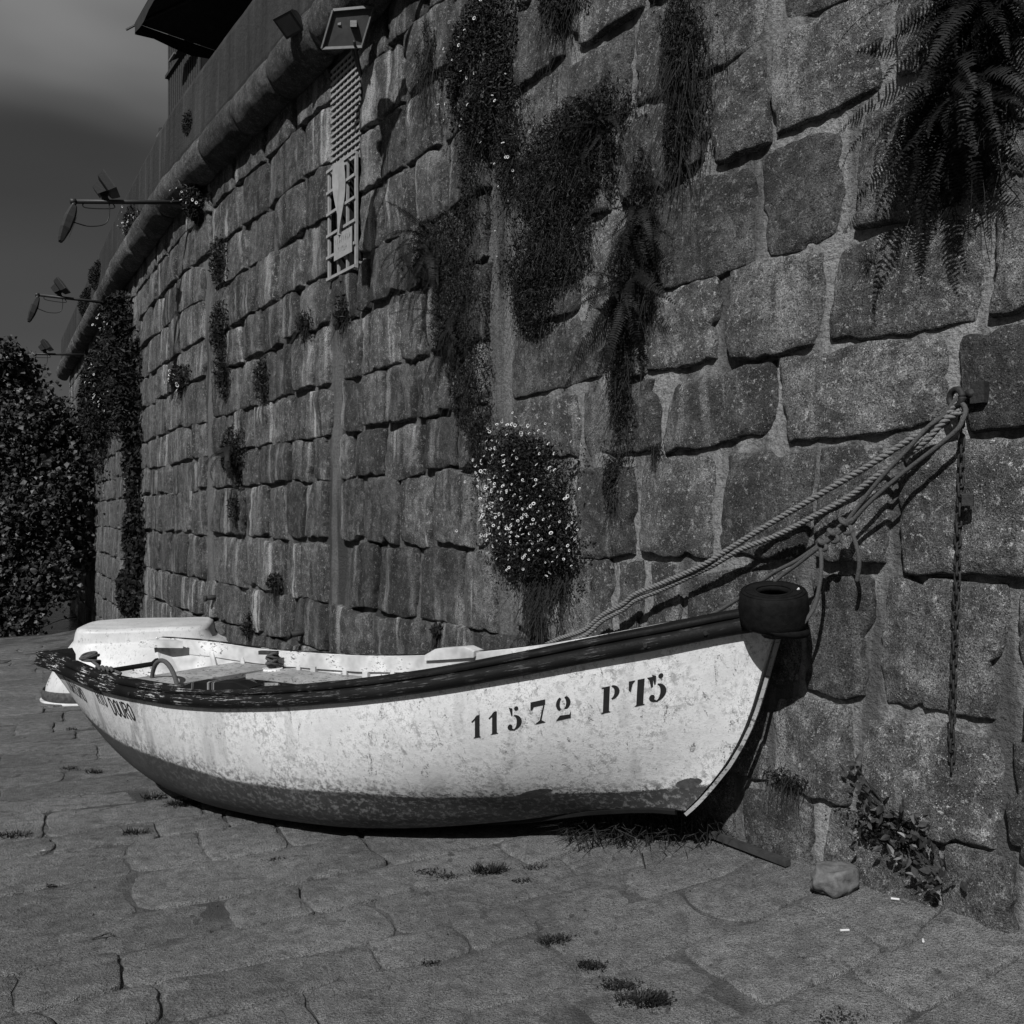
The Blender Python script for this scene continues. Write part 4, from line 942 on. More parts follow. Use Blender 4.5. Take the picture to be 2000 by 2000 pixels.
# ------------------------------------------------------------------ panel and floodlight under the moulding
def panel():
    c = Vector((-1.34, 6.72, 5.28)); root = thing('tilted_panel', c, 'tilted panel with pale thin frame on a bracket above the lattice window', 'panel')
    q = [Vector((-1.387, 6.75, 5.405)), Vector((-1.055, 6.62, 5.363)), Vector((-1.176, 6.80, 5.18)), Vector((-1.488, 6.80, 5.150))]
    n = (q[1]-q[0]).cross(q[3]-q[0]).normalized()
    q = [Vector((-1.37, 6.66, 5.37)), Vector((-1.06, 6.68, 5.41)), Vector((-1.17, 6.78, 5.155)), Vector((-1.475, 6.75, 5.125))]
    th = Vector((-.02, .06, .03))
    MB().add(q+[p+th*.5 for p in q], [(3, 2, 1, 0), (4, 5, 6, 7), (0, 1, 5, 4), (1, 2, 6, 5), (2, 3, 7, 6), (3, 0, 4, 7)]).obj('panel_sheet', M['panel'], root)
    for a, b in ((0, 1), (1, 2), (2, 3), (3, 0)): MB().beam(q[a]-th*.1, q[b]-th*.1, .012, .02).obj('frame_bar', M['alu'], root)
    m = (q[0]+q[1]+q[2]+q[3])/4; MB().box(m-Vector((-.05, .015, -.02)), (.05, .03, .05)).obj('junction_box', M['black'], root)
    MB().box(m-Vector((.06, .012, -.03)), (.025, .02, .035)).obj('junction_box', M['black'], root)
    MB().tube([m+th, W(3.95, 5.10, -.02)], .016, 8).tube([m+Vector((.05, 0, -.1)), W(3.93, 5.05, -.02)], .012, 8).obj('bracket', M['lamp'], root, True)
    p = Vector((-1.86, 7.35, 5.68)); fl = thing('floodlight', p, 'small dark floodlight fixed under the roll moulding left of the tilted panel', 'floodlight')
    fw = Vector((-.35, -.45, -.82)).normalized(); sx = Vector((.8, -.6, 0)).normalized(); up = sx.cross(fw).normalized(); v = []
    for k, w, h in ((-.05, .07, .04), (.03, .11, .085), (.06, .115, .09)): v += [p+fw*k+sx*w*a+up*h*b for a, b in ((-1, -1), (1, -1), (1, 1), (-1, 1))]
    MB().add(v, [(0, 1, 2, 3), (11, 10, 9, 8)]+[(4*i+k, 4*i+(k+1) % 4, 4*i+4+(k+1) % 4, 4*i+4+k) for i in range(2) for k in range(4)]).obj('housing', M['black'], fl)
    MB().add([p+fw*.0615+sx*.09*a+up*.07*b for a, b in ((-1, -1), (1, -1), (1, 1), (-1, 1))], [(0, 1, 2, 3)]).obj('glass', M['glass'], fl)
    MB().tube([p-fw*.05, p+Vector((.25, .18, .05))], .015, 8).obj('arm', M['lamp'], fl, True)
panel()

# ------------------------------------------------------------------ parasol and kiosk on the street above
def parasol():
    A = Vector((-5.20, 12.0, 8.30)); e1 = Vector((.806, .592, 0)); e2 = Vector((.592, -.806, 0)); S_ = 3.0; c = A+e1*1.5+e2*1.5
    root = thing('parasol', (c.x, c.y, 5.84), 'dark canvas parasol overhanging the parapet at the top edge of the picture', 'parasol')
    v, f = [], []; n = 10
    for j in range(n+1):
        for i in range(n+1):
            a, b = i/n*2-1, j/n*2-1; m = max(abs(a), abs(b)); sag = .10*(1-min(abs(a), abs(b))/max(m, 1e-3))*m*(1-0*m)
            p = c+e1*a*1.5+e2*b*1.5; p.z = 8.30+.75*(1-m)+ (.0 if m < .01 else -.0)+(-sag*.4); v.append(tuple(p))
    for j in range(n):
        for i in range(n): f.append((j*(n+1)+i, j*(n+1)+i+1, (j+1)*(n+1)+i+1, (j+1)*(n+1)+i))
    world_obj('canopy', v, f, M['canvas'], root, False)
    vl, fl = [], []
    for k in range(4):
        cs = [(-1, -1), (1, -1), (1, 1), (-1, 1)]; (a0, b0), (a1, b1) = cs[k], cs[(k+1) % 4]
        for i in range(13):
            q = i/12; p = c+e1*(a0+(a1-a0)*q)*1.5+e2*(b0+(b1-b0)*q)*1.5; s_ = .04*math.sin(math.pi*q)
            b_ = len(vl); vl += [(p.x, p.y, 8.30-s_), (p.x, p.y, 8.30-.16-s_+.03*math.sin(q*20))]
            if i: fl.append((b_-2, b_, b_+1, b_-1))
    world_obj('valance', vl, fl, M['canvas'], root)
    for a, b in ((-1, -1), (1, -1), (1, 1), (-1, 1)):
        e = c+e1*a*1.5+e2*b*1.5; e.z = 8.27; t = e+(e-Vector((c.x, c.y, 8.3))).normalized()*.13-Vector((0, 0, .05)); h = Vector((c.x, c.y, 8.98))
        MB().tube([h, e], .016, 6).obj('rib', M['wood_dark'], root); MB().tube([e, t], .018, 6).obj('rib_tip', M['alu'], root)
    MB().tube([Vector((c.x, c.y, 5.84)), Vector((c.x, c.y, 9.1))], .04, 10).obj('pole', M['wood_dark'], root)
parasol()
def kiosk():
    a = W(12.2, 5.84, -.15); a = Vector((-5.55, 14.1, 5.84)); e1 = Vector((.806, .592, 0)); e2 = Vector((.592, -.806, 0)); u = Vector((0, 0, 1))
    root = thing('wooden_kiosk', a, 'dark slatted wooden kiosk on the street above the wall, below the parasol', 'kiosk')
    H_ = 4.3; D_ = 1.7; v = [a, a+e2*D_, a+e2*D_+e1*2, a+e1*2]; v += [p+u*H_ for p in v]
    MB().add(v, [(0, 1, 5, 4), (1, 2, 6, 5), (2, 3, 7, 6), (3, 0, 4, 7), (4, 5, 6, 7)]).obj('wall', M['dark'], root)
    o = Vector((WN[0], WN[1], 0))
    for k in range(15):
        p = a+e2*(.06+k*.115)+o*.02; MB().beam(p+u*1.55, p+u*H_, .07, .02, o).obj('slat', M['wood_dark'], root)
    for k, (z, s0, s1) in enumerate(((1.45, 0, 1.7), (2.75, 0, 1.7), (.72, 0, 1.7))): MB().beam(a+e2*s0+u*z+o*.04, a+e2*s1+u*z+o*.04, .06, .05, u).obj('rail', M['wood_dark'], root)
    for z, q in ((1.75, .25), (2.65, .95)):
        p = a+e2*q+u*z+o*.10; MB().add([p, p+e2*.75, p+e2*.75+o*.14-u*.10, p+o*.14-u*.10], [(0, 1, 2, 3)]).obj('flap', M['wood_dark'], root)
        MB().beam(p+o*.15-u*.10, p+o*.15-u*.10+e2*.30, .03, .03).obj('flap_batten', M['alu'], root)
    for z in (1.16, .98): MB().beam(a+u*z+o*.05+e2*.10, a+u*z+o*.05+e2*.50, .06, .09, u).obj('white_board', M['white'], root)
    MB().tube([a+u*4.3-o*.05, a-u*.3], .05, 8).obj('corner_post', M['wood_dark'], root)
    MB().tube([a+u*1.9+o*.1, a+u*1.3+o*.12-e2*.02], .07, 8).obj('bundle', M['canvas'], root)
    MB().tube([a+u*.95, a+u*.90+o*.28], .015, 6).obj('hook', M['black'], root)
kiosk()

# ------------------------------------------------------------------ loose things on the slipway
def boulder():
    c = Vector((1.285, 3.475, gz(1.285, 3.475)+.066)); bm = bmesh.new(); bmesh.ops.create_icosphere(bm, subdivisions=4, radius=1)
    for v in bm.verts:
        p = v.co.copy(); k = 1+.30*nz(p.x*1.3+4, p.y*1.3, p.z*1.3)+.12*nz(p.x*3, p.y*3, p.z*3+2)+.02*nz(p.x*12, p.y*12, p.z*12)
        v.co = Vector((p.x*.092*k, p.y*.075*k, min(max(p.z, -.75), .6)*.074*k+.006*p.x))
    me = bpy.data.meshes.new('loose_stone'); bm.to_mesh(me); bm.free(); o = link_mesh('loose_stone', me, simple('loose_stone_grey', .085, .95, .45, 35, .7), None, c)
    tag(o, 'fist-sized rounded grey stone lying at the foot of the wall', 'stone')
boulder()
b = MB(); a_, b_ = Vector((.93, 4.06, gz(.93, 4.06)+.045)), Vector((1.175, 3.705, gz(1.175, 3.705)+.034)); b.beam(a_, b_, .034, .026); b.beam(a_+Vector((0, 0, .014)), b_+Vector((-.004, .006, .0135)), .020, .004)
tag(b.obj('wooden_stick', M['wood_dark'], None, False, (a_+b_)/2), 'dark squared stick of wood lying on the ground at the bow', 'stick')
def grit():
    rs = np.random.RandomState(8); b = MB()
    for k in range(700):
        x = rs.uniform(-3.2, 1.9); y = rs.uniform(2.5, 6.5); d = (x-WB[0])*WN[0]+(y-WB[1])*WN[1]
        if d < .02 or (rs.rand() < .5 and d > .5): continue
        r = rs.uniform(.0015, .006); z = gz(x, y)+.010; a = rs.uniform(0, 6.28); c, s = math.cos(a)*r, math.sin(a)*r
        b.add([(x+c, y+s, z), (x-s*.7, y+c*.7, z), (x-c, y-s, z), (x+s*.8, y-c*.8, z), (x+c*.2, y, z+r*rs.uniform(.5, 1.)), (x, y, z-.02)], [(0, 1, 4), (1, 2, 4), (2, 3, 4), (3, 0, 4), (1, 0, 5), (2, 1, 5), (3, 2, 5), (0, 3, 5)])
    tag(b.obj('grit', M['stone_far'], None, False), 'fine grit and pebbles scattered over the paving', None, None, 'stuff')
grit()
for k, (x, y, ln, lab) in enumerate(((-1.02, 2.66, .05, 'dark broken twig near the bottom edge left of centre'), (-2.10, 3.93, .06, 'small forked dark twig on the slabs at the left'), (-1.62, 3.35, .07, 'dark curled strip of debris in a joint at the left'), (1.0, 3.05, .03, 'crumpled dark scrap on the paving at the right'))):
    rt_ = random.Random(k+3); p = Vector((x, y, gz(x, y)+.014)); pts = [p]
    for i in range(5): pts.append(pts[-1]+Vector((rt_.uniform(.2, 1)*ln*.3, rt_.uniform(-1, 1)*ln*.25, rt_.uniform(-.1, .25)*ln*.2)))
    tw = MB().tube(spline(pts, 3), .0035, 5).tube([pts[3], pts[3]+Vector((ln*.05, -ln*.5, .008))], [.003, .0015], 5); tag(tw.obj('twig', M['wood_dark'], None, True, p), lab, 'twig')
for (x, y, rz, ln, lab) in ((1.218, 3.187, .1, .034, 'white cigarette end on the bare paving in the right foreground'), (1.466, 3.331, -.3, .030, 'cigarette end nearest the foot of the wall'), (1.444, 3.057, 1.2, .016, 'stubbed out short cigarette end nearest the right edge')):
    d = Vector((math.cos(rz), math.sin(rz), 0)); p = Vector((x, y, gz(x, y)+.022)); tag(MB().tube([p-d*ln/2, p+d*ln/2], .0042, 8).obj('cigarette_end', M['butt'], None, False, p), lab, 'cigarette end')

# ------------------------------------------------------------------ plants
def leaves_mesh(P, size, narrow, rs, droop=.4, nrm=None, jit=.9):
    """one small rhombic leaf at each point of P; returns verts, faces"""
    n = len(P); P = np.asarray(P, float); sz = size if hasattr(size, '__len__') else np.full(n, size)
    a = rs.normal(size=(n, 3)); a[:, 2] -= droop; a /= np.linalg.norm(a, axis=1)[:, None]
    b = rs.normal(size=(n, 3))*jit
    if nrm is not None: b = np.cross(a, np.asarray(nrm)+b*.55)
    else: b = np.cross(a, b)
    b /= np.linalg.norm(b, axis=1)[:, None]+1e-9
    c = np.cross(a, b); s = sz[:, None]
    V = np.stack([P-a*s*.5, P+b*s*narrow*.5+c*s*.06, P+a*s*.5-c*s*.10, P-b*s*narrow*.5+c*s*.06], 1).reshape(-1, 3)
    return V, [(4*i, 4*i+1, 4*i+2, 4*i+3) for i in range(n)]
def cloud(ells, n, thick, rs, edge=.5):
    """points in wall-hugging mounds: list of (t, v, rt, rv) in wall metres"""
    areas = np.array([e[2]*e[3] for e in ells]); pick = rs.choice(len(ells), n, p=areas/areas.sum()); out = []
    for k in pick:
        t, v, rt, rv = ells[k]; q = rs.uniform(0, 2*math.pi); r = rs.uniform(0, 1)**edge*(1+.30*nz(math.cos(q)*2.2+k*3, math.sin(q)*2.2, t)+.28*nz(math.cos(q)*6+k, math.sin(q)*6, t)+rs.normal()*(.13 if rt > .18 else .32))
        h = max(0, 1-min(r, 1)**2)**.5; d = thick*(.15+.85*h)*rs.uniform(.2, 1.0)
        a_, b_ = t+rt*r*math.cos(q), v+rv*r*math.sin(q)
        if nz(a_*3.2/max(rt, .15)*.35, b_*3.2/max(rv, .15)*.35, 7.+t) < -.25+.35*(r-.9) : a_ += rs.normal()*rt*.25; b_ -= abs(rs.normal())*rv*.35; d *= .5
        out.append(W(a_, b_, .03+d))
    return [tuple(p) for p in out]
def ribbons(starts, length, rs, width=.004, sway=.10, down=1., out=.0):
    v, f = [], []
    for p in starts:
        L_ = length*rs.uniform(.4, 1.3); n = 7; q = np.array(p, float); d = np.array([rs.normal()*.4, rs.normal()*.4, -down]); w = np.array([rs.normal(), rs.normal(), 0.]); w /= np.linalg.norm(w)+1e-9
        b = len(v)
        for i in range(n):
            k = width*(1-.7*i/n); v += [tuple(q-w*k/2), tuple(q+w*k/2)]; d += rs.normal(size=3)*sway; d[2] -= .12*down; q = q+d/np.linalg.norm(d)*L_/n
            if i: f.append((b+2*i-2, b+2*i, b+2*i+1, b+2*i-1))
    return v, f
def flowers(P, r, rs, nrm, eye=.58, n=8, faceup=.35):
    v, f, v2, f2 = [], [], [], []
    for p in P:
        N_ = np.array(nrm)+rs.normal(size=3)*.7+np.array([0, -.2, faceup]); N_ /= np.linalg.norm(N_); x = np.cross(N_, [0.2, .3, 1.]); x /= np.linalg.norm(x); y = np.cross(N_, x); p = np.array(p); rr = r*rs.uniform(.45, 1.2)
        b = len(v); b2 = len(v2)
        for k in range(n):
            a = 2*math.pi*k/n; d = x*math.cos(a)+y*math.sin(a); v += [tuple(p+d*rr*eye), tuple(p+d*rr+N_*rr*.15)]; v2.append(tuple(p+d*rr*eye*.98-N_*.001))
        for k in range(n): j = (k+1) % n; f.append((b+2*k, b+2*k+1, b+2*j+1, b+2*j))
        f2.append(tuple(range(b2, b2+n)))
    return v, f, v2, f2
def wall_plant(name, label, cat, ells, n, size, thick, seed, narrow=.45, hang=0, hlen=.3, nfl=0, fr=.014, flell=None, flt=1.0, mat='leaf', droop=.4, group=None):
    rs = np.random.RandomState(seed); t, v = ells[0][:2]; root = thing(name, W(t, v), label, cat, group); nr = wall_n(t); nr3 = np.array([nr[0], nr[1], .3])
    P = cloud(ells, n, thick, rs); V, F_ = leaves_mesh(P, size*rs.uniform(.5, 1.4, len(P)), narrow, rs, droop, np.tile(nr3, (len(P), 1)))
    world_obj('foliage', V, F_, M[mat], root, False)
    S_ = cloud(ells, max(hang, 30), thick*.6, rs, .8); v_, f_ = ribbons(S_, hlen, rs); world_obj('stems', v_, f_, M['stem'], root, False)['kind'] = 'stuff'
    if nfl:
        Q = cloud(flell or ells, nfl, thick*flt, rs, .55); Q = [tuple(np.array(q)+np.array([nr[0], nr[1], .1])*thick*.5) for q in Q]
        a, b, c, d = flowers(Q, fr, rs, nr3); o = world_obj('flowers', a, b, M['petal'], root, False); o['kind'] = 'stuff'; e = world_obj('flower_eyes', c, d, M['flower_eye'], root, False); e['kind'] = 'stuff'
    return root
G1 = 'plants growing out of the quay wall'
wall_plant('daisy_clump', 'round clump of small white daisies growing from the wall above the boat', 'flowers', [(1.625, 1.62, .42, .37), (1.525, 1.30, .42, .20), (1.70, 1.85, .30, .22), (1.36, 1.42, .22, .26)], 15000, .020, .16, 1, .5, 160, .22, 340, .0105, [(1.62, 1.70, .50, .42), (1.53, 1.42, .46, .26)])
wall_plant('dry_roots', 'hanging mat of dark dry roots below the daisy clump', 'roots', [(1.50, .98, .17, .27), (1.46, 1.15, .22, .12)], 2600, .03, .06, 2, .25, 700, .30, mat='stem', droop=2.)
wall_plant('flowering_creeper', 'dark hanging creeper with scattered white flowers at the top of the wall, left of centre', 'creeper', [(2.09, 4.50, .42, .42), (2.003, 4.10, .28, .28)], 9500, .026, .14, 3, .45, 300, .3, 38, .0115, None, 1., group=G1)
wall_plant('trailing_grass', 'tuft of dark trailing grass beside the flowering creeper', 'grass', [(2.763, 4.80, .16, .26)], 1800, .03, .10, 4, .2, 420, .4, droop=1.5, group=G1)
wall_plant('hanging_creeper', 'broad dense dark creeper in the middle of the wall', 'creeper', [(1.25, 3.52, .48, .36), (1.40, 3.12, .42, .32), (1.50, 2.82, .24, .24), (1.05, 3.70, .28, .14), (1.75, 3.75, .16, .35)], 20000, .026, .14, 5, .28, 900, .34, 12, .011, [(1.75, 3.55, .14, .35)], droop=1.0, group=G1)
wall_plant('hanging_creeper', 'dark ragged creeper trailing down left of the vertical mortar strip', 'creeper', [(2.62, 3.40, .46, .24), (2.40, 2.90, .34, .40), (2.24, 2.42, .22, .38), (2.12, 2.02, .12, .25), (2.2, 3.75, .14, .4)], 14500, .025, .12, 6, .27, 700, .32, droop=1.0, group=G1)
wall_plant('hanging_creeper', 'narrow dark creeper hanging down to the right of the broad creeper', 'creeper', [(.62, 3.10, .11, .32), (.69, 2.74, .20, .27), (.78, 2.30, .10, .45)], 8500, .023, .11, 7, .26, 600, .32, droop=1.2, group=G1)
wall_plant('hanging_creeper', 'thin dark moss tuft hanging below the narrow creeper', 'creeper', [(.867, 1.65, .085, .17)], 1500, .022, .04, 8, .3, 120, .2, droop=1.2, group=G1)
wall_plant('hanging_creeper', 'dark trailing creeper at the top edge right of centre', 'creeper', [(.34, 3.78, .17, .34), (.38, 3.36, .09, .22)], 7000, .023, .10, 9, .25, 650, .38, droop=1.4, group=G1)
wall_plant('hanging_creeper', 'small dark creeper at the top edge between two larger ones', 'creeper', [(1.287, 4.47, .22, .16)], 2200, .026, .10, 10, .3, 250, .36, droop=1.3, group=G1)
wall_plant('flowering_bush', 'big dark bush with pale flowers hanging over the far end of the wall', 'bush', [(14.0, 4.25, 1.5, .85), (12.3, 3.4, .55, .9), (16.8, 3.9, 1.8, 1.1), (13.2, 4.9, .6, .4)], 16000, .10, .42, 11, .45, 500, .8, 90, .020, [(14.3, 3.9, .9, .5), (13.2, 4.75, .4, .3)], .9)
wall_plant('ivy', 'leafy ivy climbing the far wall above the upturned dinghy', 'ivy', [(12.2, 2.3, .55, .75), (12.1, 1.15, .7, .7), (12.6, .25, 1.0, .45)], 3000, .09, .22, 12, .7, 300, .7)
wall_plant('cornice_weed', 'dark weed on the moulding directly above the nearest wall lamp', 'weed', [(8.15, 6.22, .24, .20)], 1500, .05, .22, 13, .3, 120, .2, group=G1)
wall_plant('cornice_weed', 'leafy weed under the moulding at the root of the nearest lamp arm', 'weed', [(8.10, 5.30, .26, .26)], 1700, .05, .25, 14, .35, 120, .3, 20, .02, group=G1)
wall_plant('cornice_weed', 'spiky weed growing out of the far parapet against the sky', 'weed', [(16.3, 6.3, .8, .28), (18.4, 6.2, 1.2, .3)], 5200, .075, .30, 15, .3, 300, .4, 0, .018, droop=-.6, group=G1)
wall_plant('cornice_weed', 'white flowering weed on the moulding beyond the nearest lamp arm', 'weed', [(11.9, 6.1, .6, .32), (11.0, 5.85, .4, .2)], 2400, .06, .25, 16, .35, 160, .3, 60, .016, group=G1)
sm = [(7.36, 4.40, .16, .30, 'upper thin weed right of the long vertical seam of the far wall'), (7.33, 3.62, .22, .34, 'bushy weed halfway down the long vertical seam of the far wall'), (7.16, 3.10, .14, .32, 'trailing weed below the bushy one on the vertical seam'), (6.90, 2.20, .30, .30, 'spreading weed with bare twigs low on the vertical seam'), (6.76, 1.62, .09, .26, 'dark trailing tail below the spreading weed'), (6.0, 2.86, .10, .25, 'dark strip of weed hanging between two far stones'), (4.16, 3.22, .10, .16, 'small weed under the barred window'), (4.94, 3.25, .10, .13, 'small weed on a joint left of the barred window'), (2.63, .70, .07, .06, 'tiny weed in a low joint just above the boat rail'), (5.66, .86, .10, .09, 'tiny weed in a low joint left of the mortar strip'), (8.86, 3.26, .30, .18, 'weed with pale flowers left of the vertical seam'), (6.37, .36, .08, .15, 'dark weed at the foot of the wall beside the dinghy')]
for k, (t, v, a, b_, lab) in enumerate(sm):
    wall_plant('wall_weed', lab, 'weed', [(t, v, a, b_)], int(160+5200*a*b_*1.6), .028+.0035*t, .05+.014*t, 30+k, .30, 110, .30, 14 if k == 10 else 0, .02, group='small weeds in the wall joints')

# ferns with separate fronds
def frond_mesh(name, L_, wid, n, curl, seed):
    rs = random.Random(seed); v, f = [], []; x, z, a = 0., 0., .0; pts = []
    for i in range(n+1):
        pts.append((x, z, a)); x += L_/n*math.cos(a); z += L_/n*math.sin(a); a -= curl/n*(.5+1.0*i/n)
    b = MB(); b.tube([Vector((p[0], 0, p[1])) for p in pts], [.0028*(1-.8*i/n)+.0005 for i in range(n+1)], 4); v, f = b.v, b.f
    for i in range(2, n+1):
        k = i/n; w = wid*(math.sin(math.pi*min(1, k*.86+.10))**.7)*(1.02-k*.55)*rs.uniform(.85, 1.1); px, pz, pa = pts[i]; lw = L_/n*.30
        for s in (-1, 1):
            if rs.random() < .04: continue
            up = rs.uniform(-.1, .25); sw = .28*w; q = len(v)
            c0 = Vector((px, 0, pz)); tx = Vector((math.cos(pa), 0, math.sin(pa))); nz_ = Vector((-math.sin(pa), 0, math.cos(pa)))
            m = c0+Vector((0, s*w*.55, 0))+tx*sw*.45+nz_*w*up*.5; e = c0+Vector((0, s*w, 0))+tx*sw*1.1+nz_*(w*(up-.25))
            v += [tuple(c0-tx*lw), tuple(c0+tx*lw), tuple(m+tx*lw*.95), tuple(m-tx*lw*.95), tuple(e)]
            f += [(q, q+1, q+2, q+3), (q+3, q+2, q+4)]
    me = mesh_of(name, v, f); me.materials.append(M['fern']); return me
FR = [frond_mesh('frond', 1., .115, 38, c, s) for s, c in enumerate((.5, 1.0, 1.5, 2.0, 2.5))]
def fern(label, t, v, d, n, length, seed, spread=1., gravity=.3, cat='fern', group=None, sector=(0, 360)):
    rs = random.Random(seed); p0 = W(t, v, d); root = thing('fern', p0, label, cat, group); nn = Vector((*wall_n(t), 0)); r = Vector((-nn.y, nn.x, 0)); u = Vector((0, 0, 1))
    for k in range(n):
        a = math.radians(rs.uniform(*sector)); tilt = rs.uniform(.25, 1.0)*spread
        dr = (nn*rs.uniform(.35, .9)+(r*math.cos(a)+u*math.sin(a))*tilt-u*gravity*.75).normalized()
        z = (u+nn*.6-dr*dr.dot(u+nn*.6)).normalized(); y = z.cross(dr)
        tw = rs.uniform(-.5, .5); y2 = y*math.cos(tw)+z*math.sin(tw); z2 = z*math.cos(tw)-y*math.sin(tw); s = length*rs.uniform(.55, 1.2)
        o = bpy.data.objects.new('frond', rs.choice(FR)); COL.objects.link(o); o.parent = root
        off = (r*rs.uniform(-.5, .5)+u*rs.uniform(-.5, .5)+nn*rs.uniform(0, .3))*length*.30
        o.matrix_local = Matrix.Translation(off) @ Matrix((dr, y2, z2)).transposed().to_4x4() @ Matrix.Scale(s, 4)
    return root
fern('large dark fern hanging from the upper right of the wall', -.99, 3.05, .05, 84, .46, 1, 1.1, .8)
fern('dark fern spilling over the right edge of the wall top', -1.10, 3.38, .06, 40, .46, 2, 1., .3)
fern('fern hanging on the left side of the ragged creeper', 2.72, 3.42, .05, 34, .44, 3, 1.2, .6, group=G1)
fern('fern at the lower tip of the ragged creeper', 2.42, 2.80, .05, 24, .36, 4, 1., .8, group=G1)
fern('fern at the right end of the broad creeper', .92, 3.60, .05, 18, .32, 5, 1., .3, group=G1)
fern('fern in the upper part of the narrow creeper', .62, 3.05, .05, 30, .40, 6, 1., .6, group=G1)
fern('fern beside the middle of the narrow creeper', .70, 2.70, .06, 30, .42, 7, 1.1, .8, group=G1)
fern('single small fern low on the vertical seam of the far wall', 6.85, 2.25, .06, 12, .5, 8, 1., .4, group=G1)
wall_plant('fern_thatch', 'dark dead fern thatch under the large fern at the upper right', 'fern', [(-.98, 2.98, .19, .25), (-1.05, 3.3, .15, .28)], 6500, .035, .16, 41, .18, 420, .3, droop=1.2, mat='fern')
wall_plant('dead_frond', 'dark spidery dead stalks hanging on the stone below the large fern', 'fern', [(-.62, 2.52, .04, .05)], 60, .04, .04, 42, .1, 30, .12, mat='stem')

# leafy plant at the foot of the wall, lower right
def leafy():
    rs = np.random.RandomState(5); p0 = W(-.78, .30, .0); root = thing('leafy_plant', p0, 'broad-leaved plant growing from a joint at the lower right of the wall', 'plant')
    nn = np.array([WN[0], WN[1], 0]); rr = np.array([-WN[1], WN[0], 0]); tips = [((-.60, .50), 5), ((-.62, .43), 10), ((-.66, .33), 14), ((-.72, .36), 14), ((-.76, .28), 22), ((-.82, .22), 26), ((-.86, .29), 22), ((-.90, .20), 20), ((-.94, .17), 16), ((-.62, .27), 12), ((-.86, .37), 8)]
    v, f = [], []; st = MB()
    for (t, z), n in tips:
        c = np.array(W(t, z, .09)); st.tube(spline([W(-.74, .29, .01), (np.array(W(-.74, .29, .05))+c)/2+np.array([0, 0, .015]), c], 5), .0028, 5)
        for k in range(n):
            p = c+rs.normal(size=3)*.026; L_ = rs.uniform(.026, .052); a = nn*rs.uniform(-.2, .7)+rr*rs.normal()*.9+np.array([0, 0, rs.normal()*.7]); a /= np.linalg.norm(a); b_ = np.cross(a, nn+rs.normal(size=3)*.5+np.array([0, 0, .5])); b_ /= np.linalg.norm(b_); cc = np.cross(a, b_)
            q = len(v); w = L_*.26
            v += [tuple(p), tuple(p+a*L_*.3+b_*w+cc*.003), tuple(p+a*L_*.65+b_*w*.8), tuple(p+a*L_-cc*.005), tuple(p+a*L_*.65-b_*w*.8), tuple(p+a*L_*.3-b_*w+cc*.003), tuple(p+a*L_*.5-cc*.002)]
            f += [(q, q+1, q+6), (q+1, q+2, q+6), (q+2, q+3, q+6), (q+3, q+4, q+6), (q+4, q+5, q+6), (q+5, q, q+6)]
    o = world_obj('leaves', v, f, leaf_mat('broad_leaf', .022, .45, 1.8, .4), root, False); st.obj('stalks', M['stem'], root, True)
    P = cloud([(-.70, .27, .16, .07)], 900, .09, rs); V, F_ = leaves_mesh(P, .016*rs.uniform(.5, 1.4, len(P)), .6, rs); world_obj('small_leaves', V, F_, M['leaf'], root, False)
leafy()
wall_plant('wall_weed', 'wiry dry weed in the joint just right of the bow shadow', 'weed', [(-.25, .36, .12, .035)], 260, .03, .05, 51, .15, 90, .16, group='small weeds in the wall joints')
wall_plant('wall_weed', 'little dark weed in the joint above the pale ropes', 'weed', [(.55, 1.83, .05, .05)], 180, .02, .03, 52, .2, 50, .12, group='small weeds in the wall joints')

# grass tufts in the paving joints
def tuft(x, y, r, h, n, seed, label, moss=0):
    rs = np.random.RandomState(seed); p0 = Vector((x, y, gz(x, y)+.004)); root = thing('grass_tuft', p0, label, 'grass', 'grass tufts in the paving joints'); v, f = [], []
    for k in range(n):
        a = rs.uniform(0, 2*math.pi); q = r*rs.uniform(0, 1)**.6; b = np.array(p0)+np.array([q*math.cos(a)*1.4, q*math.sin(a)*.7, 0]); b[2] = gz(b[0], b[1])+.004
        L_ = h*rs.uniform(.4, 1.2); d = np.array([math.cos(a)*rs.uniform(.1, 1.)+rs.normal()*.35, math.sin(a)*.6+rs.normal()*.35, 1.]); d /= np.linalg.norm(d); w = np.array([-d[1], d[0], 0]); w = w/(np.linalg.norm(w)+1e-9)*.0028; i = len(v)
        m = b+d*L_*.55; e = b+d*L_+np.array([d[0]*.5, d[1]*.5, -.35])*L_*.4
        v += [tuple(b-w), tuple(b+w), tuple(m+w*.8), tuple(m-w*.8), tuple(e)]; f += [(i, i+1, i+2, i+3), (i+3, i+2, i+4)]
    world_obj('blades', v, f, M['grass'], root, False)
    if moss:
        P = np.column_stack([x+rs.normal(size=moss)*r*.8, y+rs.normal(size=moss)*r*.45, np.zeros(moss)]); P[:, 2] = [gz(a, b)+rs.uniform(.004, .022) for a, b in P[:, :2]]
        V, F_ = leaves_mesh(P, .012*rs.uniform(.5, 1.5, moss), .5, rs, -.3); world_obj('moss', V, F_, M['grass'], root, False)['kind'] = 'stuff'
